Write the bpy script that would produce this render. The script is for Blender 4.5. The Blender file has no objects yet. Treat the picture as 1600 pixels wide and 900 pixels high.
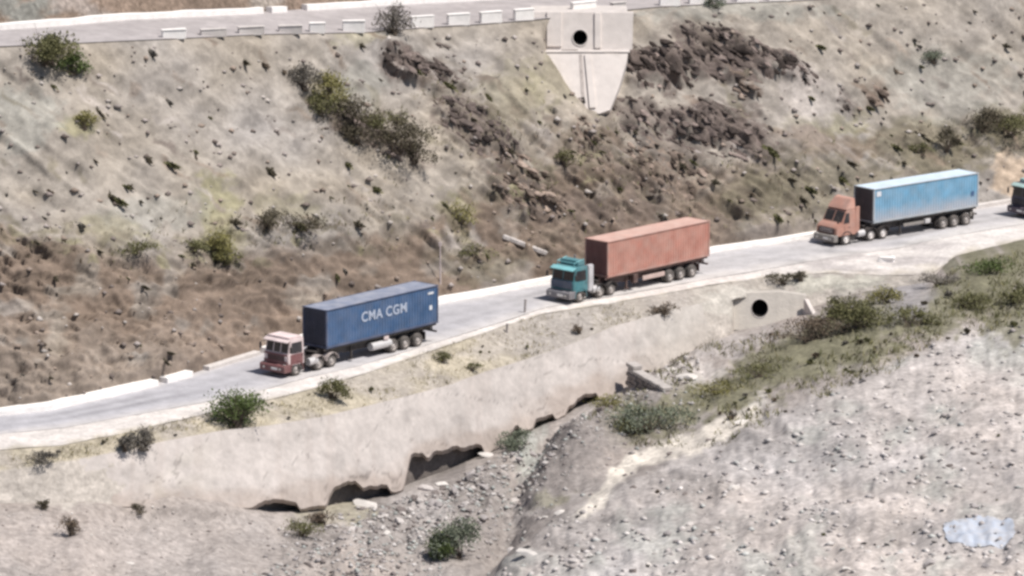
import bpy, bmesh, math, random
import numpy as np
from mathutils import Vector, Matrix

rnd = random.Random(7)
rng = np.random.default_rng(11)
S = bpy.context.scene
COL = S.collection
R = math.radians

# ------------------------------------------------------------------ camera, sky, sun, exposure
CAM_H = 75.6
PITCH = R(11.7)
FPX = 7380.0                      # focal length in photo pixels (photo 1600 x 900)
cd = bpy.data.cameras.new('camera'); cam = bpy.data.objects.new('camera', cd); COL.objects.link(cam)
cam.location = (0, 0, CAM_H); cam.rotation_euler = (math.pi/2 - PITCH, 0, 0)
cd.sensor_width = 36; cd.lens = 36*FPX/1600; cd.clip_start = 1; cd.clip_end = 5000
S.camera = cam

SUN_EL = R(61); SUN_AZ = math.atan2(0.90, -0.44)   # azimuth from +Y towards +X
W = bpy.data.worlds.new('World'); S.world = W; W.use_nodes = True
wn = W.node_tree.nodes; wl = W.node_tree.links
sky = wn.new('ShaderNodeTexSky'); sky.sky_type = 'NISHITA'; sky.sun_disc = False
sky.sun_elevation = SUN_EL; sky.sun_rotation = SUN_AZ; sky.dust_density = 2.0; sky.altitude = 1000
bg = wn['Background']; bg.inputs['Strength'].default_value = 0.08
wl.new(sky.outputs[0], bg.inputs['Color'])
sd = bpy.data.lights.new('sun', 'SUN'); sun = bpy.data.objects.new('sun', sd); COL.objects.link(sun)
sd.energy = 4.9; sd.angle = R(0.6); sd.color = (1.0, 0.95, 0.89)
sv = Vector((math.sin(SUN_AZ)*math.cos(SUN_EL), math.cos(SUN_AZ)*math.cos(SUN_EL), math.sin(SUN_EL)))
sun.rotation_euler = (-sv).to_track_quat('-Z', 'Y').to_euler(); sun.location = (60, 250, 120)
S.view_settings.view_transform = 'Standard'; S.view_settings.look = 'None'
S.view_settings.exposure = 0.13; S.view_settings.gamma = 1.0
S.render.engine = 'CYCLES'
S.cycles.filter_width = 3.0        # the photograph is soft
S.render.resolution_x = 1024; S.render.resolution_y = 576

# ------------------------------------------------------------------ pixel <-> place
CP, SP = math.cos(PITCH), math.sin(PITCH)
def ray(x, y):
    dx = (np.asarray(x, float)-800)/FPX; dy = (450-np.asarray(y, float))/FPX
    return dx, CP + dy*SP, -SP + dy*CP
def at_z(x, y, z):
    """point of the level z seen at photo pixel x, y"""
    a, b, c = ray(x, y); t = (z-CAM_H)/c
    return np.stack([a*t, b*t, c*t+CAM_H], -1)
def at_Y(x, y, Y):
    a, b, c = ray(x, y); t = Y/b
    return np.stack([a*t, b*t, c*t+CAM_H], -1)
def at_slope(x, y, P, ang):
    """point seen at x, y on the slope of angle ang that passes through P (same column)"""
    a, b, c = ray(x, y); m = -c/b; tn = np.tan(ang)
    Y = (CAM_H - P[..., 2] + P[..., 1]*tn)/(m+tn)
    return at_Y(x, y, Y)
def line(pts):
    xs = np.array([p[0] for p in pts], float); ys = np.array([p[1] for p in pts], float)
    return lambda x: np.interp(x, xs, ys)

# ------------------------------------------------------------------ noise
def _h(i, j, k, s):
    n = (i*73856093) ^ (j*19349663) ^ (k*83492791) ^ (s*2654435761)
    n = n & 0xffffffff
    n = ((n ^ (n >> 13))*1274126177) & 0xffffffff
    n = ((n ^ (n >> 16))*2246822519) & 0xffffffff
    return (n & 0xffff)/65535.0
def vnoise(x, y, z=0.0, s=0):
    x, y, z = np.broadcast_arrays(np.asarray(x, float), np.asarray(y, float), np.asarray(z, float))
    i, j, k = np.floor(x).astype(np.int64), np.floor(y).astype(np.int64), np.floor(z).astype(np.int64)
    u, v, w = x-i, y-j, z-k
    u, v, w = u*u*(3-2*u), v*v*(3-2*v), w*w*(3-2*w)
    def c(a, b, d): return _h(i+a, j+b, k+d, s)
    r0 = (c(0,0,0)*(1-u)+c(1,0,0)*u)*(1-v)+(c(0,1,0)*(1-u)+c(1,1,0)*u)*v
    r1 = (c(0,0,1)*(1-u)+c(1,0,1)*u)*(1-v)+(c(0,1,1)*(1-u)+c(1,1,1)*u)*v
    return r0*(1-w)+r1*w
def fbm(x, y, z=0.0, o=4, s=0):
    t = 0; a = 0.5; n = 0
    for q in range(o):
        f = 2**q; t = t + a*vnoise(np.asarray(x)*f+q*17.3, np.asarray(y)*f+q*9.1, np.asarray(z)*f, s+q); n += a; a *= 0.5
    return t/n
def ridge(x, y, z=0.0, o=4, s=0):
    t = 0; a = 0.5; n = 0
    for q in range(o):
        f = 2**q; t = t + a*(1-abs(2*vnoise(np.asarray(x)*f+q*11.7, np.asarray(y)*f+q*5.3, np.asarray(z)*f, s+q)-1)); n += a; a *= 0.5
    return t/n
def sstep(a, b, x):
    t = np.clip((x-a)/(b-a), 0, 1); return t*t*(3-2*t)

# ------------------------------------------------------------------ materials
def srgb(r, g, b):
    f = lambda c: (c/255/12.92) if c/255 <= 0.04045 else ((c/255+0.055)/1.055)**2.4
    return (f(r), f(g), f(b))
MATS = {}
def mat(name, color, rough=0.85, var=0.18, scale=6.0, bump=0.0, bscale=20.0, metal=0.0, dust=None, dustamt=0.0, grain=None, transl=0.0, spec=0.3):
    """plain procedural material: colour broken by two noises, optional dust settling and bump"""
    if name in MATS: return MATS[name]
    m = bpy.data.materials.new(name); m.use_nodes = True; nt = m.node_tree; N = nt.nodes; L = nt.links
    p = N['Principled BSDF']; p.inputs['Roughness'].default_value = rough; p.inputs['Metallic'].default_value = metal
    p.inputs['Specular IOR Level'].default_value = spec
    tc = N.new('ShaderNodeTexCoord')
    def noise(sc, det=5):
        n = N.new('ShaderNodeTexNoise'); n.inputs['Scale'].default_value = sc; n.inputs['Detail'].default_value = det
        L.new(tc.outputs['Object'], n.inputs['Vector']); return n
    n1 = noise(scale); r1 = N.new('ShaderNodeMapRange'); r1.inputs[1].default_value = 0.25; r1.inputs[2].default_value = 0.75
    r1.inputs[3].default_value = 1-var; r1.inputs[4].default_value = 1+var
    L.new(n1.outputs['Fac'], r1.inputs[0])
    mx = N.new('ShaderNodeMix'); mx.data_type = 'RGBA'; mx.blend_type = 'MULTIPLY'; mx.inputs[0].default_value = 1.0
    mx.inputs[6].default_value = (*color, 1); L.new(r1.outputs[0], mx.inputs[7])
    out = mx.outputs[2]
    if dust is not None:
        n2 = noise(1.3, 6); r2 = N.new('ShaderNodeMapRange'); r2.inputs[1].default_value = 0.3; r2.inputs[2].default_value = 0.75
        r2.inputs[3].default_value = dustamt*0.3; r2.inputs[4].default_value = min(1, dustamt*1.5)
        L.new(n2.outputs['Fac'], r2.inputs[0])
        dm = N.new('ShaderNodeMix'); dm.data_type = 'RGBA'; L.new(r2.outputs[0], dm.inputs[0]); L.new(out, dm.inputs[6]); dm.inputs[7].default_value = (*dust, 1)
        out = dm.outputs[2]
    L.new(out, p.inputs['Base Color'])
    if transl:
        p.inputs['Subsurface Weight'].default_value = 0
    if bump:
        nb = noise(bscale, 6); b = N.new('ShaderNodeBump'); b.inputs['Strength'].default_value = 0.6; b.inputs['Distance'].default_value = bump
        L.new(nb.outputs['Fac'], b.inputs['Height']); L.new(b.outputs[0], p.inputs['Normal'])
    MATS[name] = m; return m

def ground_mat(name, rough=0.95, speck=0.35, bump=0.10, speckscale=2.6, fine=5.0, streak=None):
    """soil: colour from the soil map on the mesh, broken by clods, pebbles and grain"""
    m = bpy.data.materials.new(name); m.use_nodes = True; nt = m.node_tree; N = nt.nodes; L = nt.links
    p = N['Principled BSDF']; p.inputs['Roughness'].default_value = rough; p.inputs['Specular IOR Level'].default_value = 0.1
    tc = N.new('ShaderNodeTexCoord')
    src = tc.outputs['Object']
    if streak:
        mp = N.new('ShaderNodeMapping'); mp.inputs['Scale'].default_value = streak; L.new(src, mp.inputs[0]); src = mp.outputs[0]
    at = N.new('ShaderNodeAttribute'); at.attribute_name = 'soil'
    def noise(sc, det=6, s=src):
        n = N.new('ShaderNodeTexNoise'); n.inputs['Scale'].default_value = sc; n.inputs['Detail'].default_value = det; n.inputs['Roughness'].default_value = 0.65
        L.new(s, n.inputs['Vector']); return n
    def rng_(s, a, b, c, d):
        r = N.new('ShaderNodeMapRange'); r.inputs[1].default_value = a; r.inputs[2].default_value = b; r.inputs[3].default_value = c; r.inputs[4].default_value = d
        L.new(s, r.inputs[0]); return r.outputs[0]
    def mul(c, f):
        x = N.new('ShaderNodeMix'); x.data_type = 'RGBA'; x.blend_type = 'MULTIPLY'; x.inputs[0].default_value = 1; L.new(c, x.inputs[6]); L.new(f, x.inputs[7]); return x.outputs[2]
    c = mul(at.outputs['Color'], rng_(noise(0.7).outputs['Fac'], 0.3, 0.7, 0.84, 1.14))
    c = mul(c, rng_(noise(fine).outputs['Fac'], 0.3, 0.7, 1-speck*0.7, 1+speck*0.55))
    v = N.new('ShaderNodeTexVoronoi'); v.inputs['Scale'].default_value = speckscale; L.new(tc.outputs['Object'], v.inputs['Vector'])
    sep = N.new('ShaderNodeSeparateColor'); L.new(v.outputs['Color'], sep.inputs[0])
    c = mul(c, rng_(sep.outputs[0], 0.0, 1.0, 1-speck*0.45, 1+speck*0.4))
    L.new(c, p.inputs['Base Color'])
    if bump:
        nb = noise(fine*0.8); b = N.new('ShaderNodeBump'); b.inputs['Strength'].default_value = 0.8; b.inputs['Distance'].default_value = bump
        L.new(nb.outputs['Fac'], b.inputs['Height']); L.new(b.outputs[0], p.inputs['Normal'])
    return m

# ------------------------------------------------------------------ object helpers
def clip16(t): return t if len(t.split()) <= 16 else t.replace(' on the verge below the lower road', '').replace(' on the smooth slope', '').replace(' on the lower slope', '').replace(' on the grey slope', '').replace(' in the stream gully', '').replace(' on the gravel terrace', '')
def tag(o, label=None, cat=None, group=None, kind=None):
    if label: o['label'] = label
    if cat: o['category'] = cat
    if group: o['group'] = group
    if kind: o['kind'] = kind
    return o
def obj(name, me, m=None, parent=None, loc=None, rot=None, scale=None):
    o = bpy.data.objects.new(name, me); COL.objects.link(o)
    if m and me and not me.materials: me.materials.append(m)
    if parent: o.parent = parent
    if loc is not None: o.location = loc
    if rot is not None: o.rotation_euler = rot
    if scale is not None: o.scale = scale
    return o
def empty(name, loc=(0,0,0), rot=(0,0,0)):
    o = bpy.data.objects.new(name, None); COL.objects.link(o); o.location = loc; o.rotation_euler = rot; o.empty_display_size = 0.3; return o
def mesh_np(name, V, F, smooth=True):
    me = bpy.data.meshes.new(name)
    V = np.asarray(V, np.float32)
    if isinstance(F, np.ndarray):
        n = F.shape[1]
        me.vertices.add(len(V)); me.vertices.foreach_set('co', V.ravel())
        me.loops.add(F.size); me.loops.foreach_set('vertex_index', F.astype(np.int32).ravel())
        me.polygons.add(len(F)); me.polygons.foreach_set('loop_start', np.arange(0, F.size, n, dtype=np.int32))
        me.update(calc_edges=True)
    else:
        me.from_pydata(V.tolist(), [], F)
    if smooth: me.polygons.foreach_set('use_smooth', np.ones(len(me.polygons), bool))
    me.update(); me.validate(); return me
def grid_faces(nr, nc, flip=False):
    i = np.arange(nr-1)[:, None]*nc + np.arange(nc-1)[None, :]
    f = np.stack([i, i+1, i+nc+1, i+nc], -1).reshape(-1, 4)
    return f[:, ::-1].copy() if flip else f
def set_soil(me, col):
    a = me.attributes.new('soil', 'FLOAT_COLOR', 'POINT')
    c = np.ones((len(me.vertices), 4), np.float32); c[:, :3] = col.reshape(-1, 3)
    a.data.foreach_set('color', c.ravel())

class MB:
    """collects shapes of one part in a bmesh"""
    def __init__(s): s.bm = bmesh.new()
    def box(s, c, d, bev=0.0, seg=1, rot=None):
        r = bmesh.ops.create_cube(s.bm, size=1.0); vs = r['verts']
        bmesh.ops.scale(s.bm, vec=d, verts=vs)
        if bev:
            es = list({e for v in vs for e in v.link_edges}); b = bmesh.ops.bevel(s.bm, geom=es, offset=bev, segments=seg, affect='EDGES')
            vs = list({v for f in b['faces'] for v in f.verts} | {v for v in vs if v.is_valid})
        if rot is not None: bmesh.ops.rotate(s.bm, cent=(0,0,0), matrix=rot, verts=vs)
        bmesh.ops.translate(s.bm, vec=c, verts=vs); return s
    def prism(s, prof, y0, y1, bev=0.0, seg=1, top=None):
        """profile in x,z extruded along y; top=(z0, inset) leans the sides in above z0"""
        a = [s.bm.verts.new((x, y0, z)) for x, z in prof]; b = [s.bm.verts.new((x, y1, z)) for x, z in prof]
        n = len(prof); fs = [s.bm.faces.new(a), s.bm.faces.new(b[::-1])]
        for i in range(n): fs.append(s.bm.faces.new((a[i], b[i], b[(i+1) % n], a[(i+1) % n])))
        if top:
            for v in a+b:
                if v.co.z > top[0]: v.co.y -= math.copysign(top[1]*(v.co.z-top[0]), v.co.y)
        bmesh.ops.recalc_face_normals(s.bm, faces=fs)
        if bev:
            es = list({e for f in fs for e in f.edges}); bmesh.ops.bevel(s.bm, geom=es, offset=bev, segments=seg, affect='EDGES')
        return s
    def cyl(s, p, q, r, n=12, r2=None):
        p, q = Vector(p), Vector(q); d = q-p
        g = bmesh.ops.create_cone(s.bm, cap_ends=True, segments=n, radius1=r, radius2=r if r2 is None else r2, depth=d.length)
        mt = Matrix.Translation((p+q)/2) @ d.to_track_quat('Z', 'Y').to_matrix().to_4x4()
        bmesh.ops.transform(s.bm, matrix=mt, verts=g['verts']); return s
    def lathe(s, prof, n=20, axis='y'):
        """profile (r, h) turned about the y axis"""
        rings = []
        for r, h in prof:
            rings.append([s.bm.verts.new((r*math.cos(2*math.pi*k/n), h, r*math.sin(2*math.pi*k/n))) for k in range(n)])
        fs = []
        for a, b in zip(rings, rings[1:]):
            for k in range(n): fs.append(s.bm.faces.new((a[k], a[(k+1) % n], b[(k+1) % n], b[k])))
        bmesh.ops.recalc_face_normals(s.bm, faces=fs); return s
    def quad(s, *p):
        s.bm.faces.new([s.bm.verts.new(v) for v in p]); return s
    def mesh(s, name, smooth=False):
        me = bpy.data.meshes.new(name); s.bm.to_mesh(me); s.bm.free()
        if smooth: me.polygons.foreach_set('use_smooth', np.ones(len(me.polygons), bool))
        return me
    def build(s, name, m, parent=None, smooth=False, **k):
        return obj(name, s.mesh(name, smooth), m, parent, **k)

# ------------------------------------------------------------------ terrain lines traced on the photograph (photo pixels)
X0, X1 = -420, 2020
L_B = line([(-420,62),(0,44),(90,38),(200,28),(420,18),(480,14),(600,6),(720,0),(900,-12),(1600,-60),(2020,-90)])
L_C = line([(-420,92),(0,72),(250,61),(415,53),(570,50),(670,42),(740,38),(830,31),(930,20),(1030,10),(1150,4),(1250,0),(1600,-25),(2020,-50)])
L_D = line([(-420,330),(0,350),(150,385),(250,402),(350,402),(450,392),(560,375),(700,340),(800,300),(870,265),(950,250),(1100,262),(1250,240),(1400,225),(1600,200),(2020,150)])
L_E = line([(-420,668),(0,646),(75,637),(200,609),(300,584),(390,556),(480,528),(600,495),(690,471),(760,458),(850,441),(950,421),(1120,391),(1265,370),(1400,345),(1500,328),(1600,312),(2020,250)])
L_F = line([(-420,700),(0,678),(100,668),(190,652),(310,630),(400,612),(480,590),(560,572),(690,532),(790,501),(850,481),(960,462),(1100,437),(1200,420),(1300,402),(1400,388),(1500,366),(1600,350),(2020,285)])
L_G = line([(-420,742),(0,703),(100,695),(200,675),(330,645),(440,620),(550,590),(640,560),(720,533),(790,508),(850,490),(960,473),(1100,447),(1200,432),(1300,426),(1380,430),(1450,430),(1500,398),(1600,374),(2020,310)])
L_H = line([(-420,768),(0,735),(150,712),(250,692),(350,675),(420,668),(500,655),(600,631),(700,605),(760,583),(820,565),(900,538),(960,512),(1040,490),(1110,470),(1180,455),(1260,445),(1350,440),(1450,436),(1500,402),(1600,378),(2020,315)])
L_I = line([(-420,812),(0,790),(130,786),(230,790),(360,798),(440,787),(520,775),(545,765),(590,767),(630,752),(642,728),(700,712),(745,703),(790,690),(805,664),(850,655),(880,640),(910,625),(940,612),(980,598),(1050,562),(1110,528),(1200,506),(1260,490),(1350,456),(1450,441),(1500,406),(1600,382),(2020,320)])
A_CUT, A_HILL, A_STRIP, A_APRON, A_TOP = R(47), R(40), R(17), R(54), R(42)

def prof(x):
    x = np.asarray(x, float)
    E = at_z(x, L_E(x), 0.0); D = at_slope(x, L_D(x), E, A_CUT); C = at_slope(x, L_C(x), D, A_HILL)
    B = at_z(x, L_B(x), C[..., 2]); G = at_z(x, L_G(x), -0.12)
    H = at_slope(x, L_H(x), G, A_STRIP); I = at_slope(x, L_I(x), H, A_APRON)
    return dict(E=E, D=D, C=C, B=B, G=G, H=H, I=I)

# the upper culvert stands in front of the slope here
def hill_base(x, y):
    x = np.asarray(x, float); y = np.asarray(y, float)
    p = prof(x); yD = L_D(x)
    a = at_slope(x, y, p['E'], A_CUT); b = at_slope(x, y, p['D'], A_HILL)
    w = np.where(y > yD, 1.0, 0.0)[..., None]
    return a*w + b*(1-w)
N_HILL = np.array([0, -math.sin(R(42)), math.cos(R(42))])

# ------------------------------------------------------------------ soil patches on the hill: cx, cy, rx, ry, angle, colour
GREY = np.array([0.300, 0.268, 0.235]); BROWN = np.array([0.195, 0.148, 0.116]); ROCK = np.array([0.135, 0.108, 0.096])
OLIVE = np.array([0.175, 0.155, 0.108]); YGREEN = np.array([0.270, 0.250, 0.150]); TAN = np.array([0.50, 0.40, 0.31]); PALE = np.array([0.39, 0.35, 0.325])
GREENISH = np.array([0.300, 0.292, 0.262])
HILL_PATCH = [
    # rock faces
    (640,105,60,24,25,ROCK,.9),(670,112,55,20,30,ROCK,.8),(590,215,85,22,32,ROCK,.9),(530,180,40,24,35,ROCK,.7),(745,215,80,34,33,ROCK,.8),(815,290,70,34,38,ROCK,.75),
    (700,140,40,16,30,ROCK,.6),(1020,105,65,36,10,ROCK,1),(1120,95,90,40,14,ROCK,.95),(1220,110,70,22,22,ROCK,.9),(1095,58,40,16,0,ROCK,.7),
    (1000,180,50,26,10,ROCK,.7),(1120,205,95,38,12,ROCK,.95),(1180,235,50,30,30,ROCK,.8),(1050,240,70,36,20,ROCK,.6),(1010,290,60,36,25,ROCK,.6),
    (1165,152,26,14,10,ROCK,.6),(1370,145,26,22,40,BROWN,.9),(1325,160,26,14,40,ROCK,.5),(900,250,50,70,20,BROWN,.55),(940,230,30,45,20,ROCK,.5),
    (880,330,60,40,20,ROCK,.45),(980,330,70,30,10,ROCK,.5),(1080,330,50,30,0,BROWN,.7),
    # olive belt over the road at right
    (1420,215,120,34,-4,OLIVE,.75),(1560,200,70,32,-8,OLIVE,1),(1300,225,90,34,5,BROWN,.6),(1280,300,140,50,-8,OLIVE,.65),(1180,320,60,50,0,OLIVE,.6),(1480,250,90,30,-6,OLIVE,.8),
    (1600,225,60,26,-5,OLIVE,.9),
    # dry grass
    (120,190,40,24,20,YGREEN,.7),(340,330,42,56,10,YGREEN,.75),(350,375,45,24,0,YGREEN,.6),(510,140,45,30,20,YGREEN,.6),(720,335,40,40,0,YGREEN,.45),(170,360,60,22,12,YGREEN,.45),
    (450,330,60,30,20,YGREEN,.35),(800,160,60,60,30,YGREEN,.30),(870,120,40,60,30,YGREEN,.3),(560,60,60,20,0,YGREEN,.4),(1290,190,70,18,-6,YGREEN,.5),
    (760,420,70,24,-8,OLIVE,.45),(720,400,60,20,0,OLIVE,.4),(600,400,80,30,0,BROWN,.6),
    # cooler grey scree
    (40,180,60,60,10,GREENISH,.7),(560,130,40,40,30,GREENISH,.6),(1150,20,200,18,0,GREENISH,.6),(1480,130,120,60,0,GREENISH,.5),(240,330,90,30,0,GREENISH,.5),
    (1260,150,60,45,20,PALE,.5),(1250,170,50,40,20,PALE,.4),
    # bare tan bank by the last truck
    (1588,275,34,42,0,TAN,1.0),(1640,270,70,40,0,TAN,1.0),
]
_r = random.Random(5)
for _ in range(130):
    x_, y_ = _r.uniform(-60, 1650), _r.uniform(20, 380)
    HILL_PATCH.append((x_, y_, _r.uniform(10, 42), _r.uniform(2.5, 7), _r.uniform(28, 48), [ROCK, BROWN, BROWN, PALE, OLIVE][_r.randrange(5)]*1.0, _r.uniform(.3, .7)))
for _ in range(60):
    x_ = _r.uniform(-60, 950); y_ = float(L_D(x_))+_r.uniform(-26, 26)
    HILL_PATCH.append((x_, y_, _r.uniform(8, 26), _r.uniform(4, 9), _r.uniform(0, 40), [ROCK*1.0, OLIVE*1.0, OLIVE*.9, YGREEN*1.0][_r.randrange(4)], _r.uniform(.4, .8)))
def patches(col, x, y, lst, warp=14, s=3):
    wx = (fbm(x/35, y/35, 0, 4, s)-.5)*warp*2.6; wy = (fbm(x/35+50, y/35+9, 0, 4, s+5)-.5)*warp*2.6
    br = fbm(x/13, y/9, 0, 4, s+9)
    for cx, cy, rx, ry, an, c, st in lst:
        a = R(an); dx, dy = x+wx-cx, y+wy-cy
        u = (dx*math.cos(a)+dy*math.sin(a))/rx; v = (-dx*math.sin(a)+dy*math.cos(a))/ry
        d = np.sqrt(u*u+v*v)
        w = (st*sstep(1.15, 0.55, d + (br-.5)*1.1))[..., None]
        col = col*(1-w) + c*w
    return col
def rockmask(x, y):
    m = np.zeros(np.shape(x))
    wx = (fbm(x/35, y/35, 0, 4, 3)-.5)*36; wy = (fbm(x/35+50, y/35+9, 0, 4, 8)-.5)*36
    for cx, cy, rx, ry, an, c, st in HILL_PATCH:
        if c is not ROCK: continue
        a = R(an); dx, dy = x+wx-cx, y+wy-cy
        u = (dx*math.cos(a)+dy*math.sin(a))/rx; v = (-dx*math.sin(a)+dy*math.cos(a))/ry
        m = np.maximum(m, st*sstep(1.2, 0.6, np.sqrt(u*u+v*v)))
    return m
RUB = [(800,250,120,90,35,.9),(960,270,110,70,20,1),(1080,300,130,60,10,.9),(1250,280,150,70,-5,.6),(1450,225,170,45,-5,.6),(420,370,160,40,5,.8),(620,350,120,60,10,.7),(200,390,180,36,5,.7),(560,200,120,60,33,.6),(700,130,70,50,35,.6),(880,380,100,40,-10,.7),(1120,60,90,40,0,.4)]
def rubmask(x, y):
    m = np.zeros(np.shape(x)); n = fbm(x/28, y/22, 0, 4, 23)
    for cx, cy, rx, ry, an, st in RUB:
        a = R(an); dx, dy = x-cx, y-cy
        u = (dx*math.cos(a)+dy*math.sin(a))/rx; v = (-dx*math.sin(a)+dy*math.cos(a))/ry
        m = np.maximum(m, st*sstep(1.25, .5, np.sqrt(u*u+v*v)+(n-.5)*1.2))
    return m
def cutmask(x, y):
    d = y - L_D(x) + (fbm(x/60, y/60, 0, 4, 21)-.5)*50
    return sstep(-16, 22, d)*sstep(1330, 1050, x)
def hill_disp(x, y):
    x = np.asarray(x, float); y = np.asarray(y, float)
    rm = rockmask(x, y); cm = cutmask(x, y)
    # slanting ribs of bedding on the slope
    a = R(36); u = (x*math.cos(a)+y*math.sin(a)); v = (-x*math.sin(a)+y*math.cos(a))
    big = (fbm(x/150, y/150, 0, 3, 1)-.5)*2.6
    rib = (ridge(u/120, v/30, 0, 4, 31)-.55)*1.0
    sm = (fbm(x/16, y/12, 0, 4, 41)-.5)*0.35
    rk = (ridge(u/55, v/15, 0, 5, 51)-.42)*2.3*rm
    strata = ((ridge(x/130+fbm(x/60,y/60,0,2,3)*1.2, y/11.0, 0, 4, 61)-.5)*1.3*sstep(700, 250, x) + (ridge(u/40, v/14, 0, 4, 65)-.5)*1.1)*cm
    ru = rubmask(x, y)
    d = big + rib*(1-.6*cm) + sm + rk + strata + ru*(1-.7*rm)*((ridge(u/34, v/11, 0, 5, 24)-.45)*1.5 + (ridge(x/22, y/26, 0, 3, 25)-.5)*.5)
    xl = np.where(y > 84, 852+(y-84)*.72, 846); xr = np.where(y > 84, 976-(y-84)*.30, 980)
    pit = sstep(-2, 12, x-xl)*sstep(-2, 10, xr-x)*sstep(178, 166, y)
    d = d*(1-pit*.9) - 1.9*pit
    edge = sstep(0, 16, L_E(x)-y)*sstep(0, 20, y-L_C(x))
    return d*edge - 0.05*(1-edge)
def hill_at(x, y):
    return hill_base(x, y) + hill_disp(x, y)[..., None]*N_HILL
def hill_color(x, y):
    c = np.broadcast_to(GREY, x.shape+(3,)).copy()
    t = fbm(x/90, y/70, 0, 4, 71)[..., None]
    c = c*(0.86+0.28*t)
    tint = (fbm(x/120+7, y/100, 0, 3, 75)-.5)[..., None]
    c = c*(1+tint*np.array([0.10, 0.02, -0.16]))
    cm = (cutmask(x, y)*0.95*(.35+.65*sstep(.30, .5, fbm(x/45, y/30, 0, 4, 83))))[..., None]
    bvar = 0.62+0.42*fbm(x/110, y/10, 0, 4, 81)[..., None]+.42*(ridge(x/150+fbm(x/60,y/60,0,2,3)*1.2, y/10, 0, 3, 61)[..., None]-.5)+.25*sstep(420, 560, y)[..., None]
    grey_low = (sstep(470, 600, y + (fbm(x/50, y/40, 0, 3, 85)-.5)*80)*sstep(420, 200, x)*.45)[..., None]
    bc = BROWN*bvar; bc = bc*(1-grey_low)+GREY*.85*grey_low
    c = c*(1-cm)+bc*cm
    c = patches(c, x, y, HILL_PATCH)
    # slanting streaks paler along noise ridges, darker between; rubble darker in its hollows
    a = R(36); u = (x*math.cos(a)+y*math.sin(a)); v = (-x*math.sin(a)+y*math.cos(a))
    st = ridge(u/60, v/13, 0, 4, 91)[..., None]
    c = c*(0.80+0.36*st)
    ru = rubmask(x, y)[..., None]; rr2 = ridge(u/34, v/11, 0, 5, 24)[..., None]
    mix = np.array([.150,.125,.098])*(.7+.9*fbm(x/60, y/50, 0, 3, 27)[..., None])
    w = ru*np.clip(.75-(rr2-.45)*2.2, .12, .85); c = c*(1-w)+mix*w
    tone = sstep(.32, .62, fbm(x/26, y/17, 0, 4, 29))[..., None]; c = c*(.84+.22*tone)
    return c

# ------------------------------------------------------------------ hillside between the two roads
xs = np.arange(X0, X1+1, 3.0)
nr = 190
t = np.linspace(0, 1, nr)[:, None]
yy = L_E(xs)[None, :]*(1-t) + L_C(xs)[None, :]*t
xx = np.broadcast_to(xs[None, :], yy.shape)
HP = hill_at(xx, yy)
# a lip that tucks the sheet under the roads
first = HP[:1].copy(); first[..., 1] -= 0.5; first[..., 2] -= 0.4
last = HP[-1:].copy(); last[..., 1] += 0.6; last[..., 2] -= 0.3
HPx = np.concatenate([first, HP, last]); cc = hill_color(xx, yy); cc = np.concatenate([cc[:1], cc, cc[-1:]])
me = mesh_np('hillside', HPx.reshape(-1, 3), grid_faces(nr+2, len(xs)))
set_soil(me, cc); me.materials.append(ground_mat('hillside_soil', speck=0.22, bump=0.10, fine=2.2, speckscale=1.6))
tag(obj('hillside', me), kind='structure')

# slope above the upper road
xs2 = np.arange(X0, X1+1, 6.0); P2 = prof(xs2); n2 = 60
rows = []; cols = []
for k in range(n2):
    y = L_B(xs2) - 2 - k*6.0
    q = at_slope(xs2, y, P2['B'], A_TOP)
    d = (fbm(xs2/60, y/40, 0, 4, 5)-.5)*1.6*min(1, k/4) + (ridge(xs2/40, y/9, 0, 4, 15)-.5)*.7*min(1, k/4)
    rows.append(q + d[:, None]*N_HILL)
    c = BROWN*1.15*(0.75+0.6*fbm(xs2/50, y/20, 0, 4, 6))[:, None]
    c = patches(c, xs2, y+0*xs2, [(30,14,60,24,0,GREENISH*.7,1),(120,8,60,16,20,PALE,.5),(330,4,80,14,0,BROWN*.8,.7),(420,3,30,14,0,GREY,.8)])
    cols.append(c)
rows.insert(0, rows[0] + np.array([0, -.5, -.6])); cols.insert(0, cols[0])
me = mesh_np('upper_slope', np.array(rows).reshape(-1, 3), grid_faces(len(rows), len(xs2)))
set_soil(me, np.array(cols)); me.materials.append(ground_mat('upper_slope_soil', speck=0.45, bump=0.12, fine=3.0))
tag(obj('upper_slope', me), kind='structure')

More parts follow.
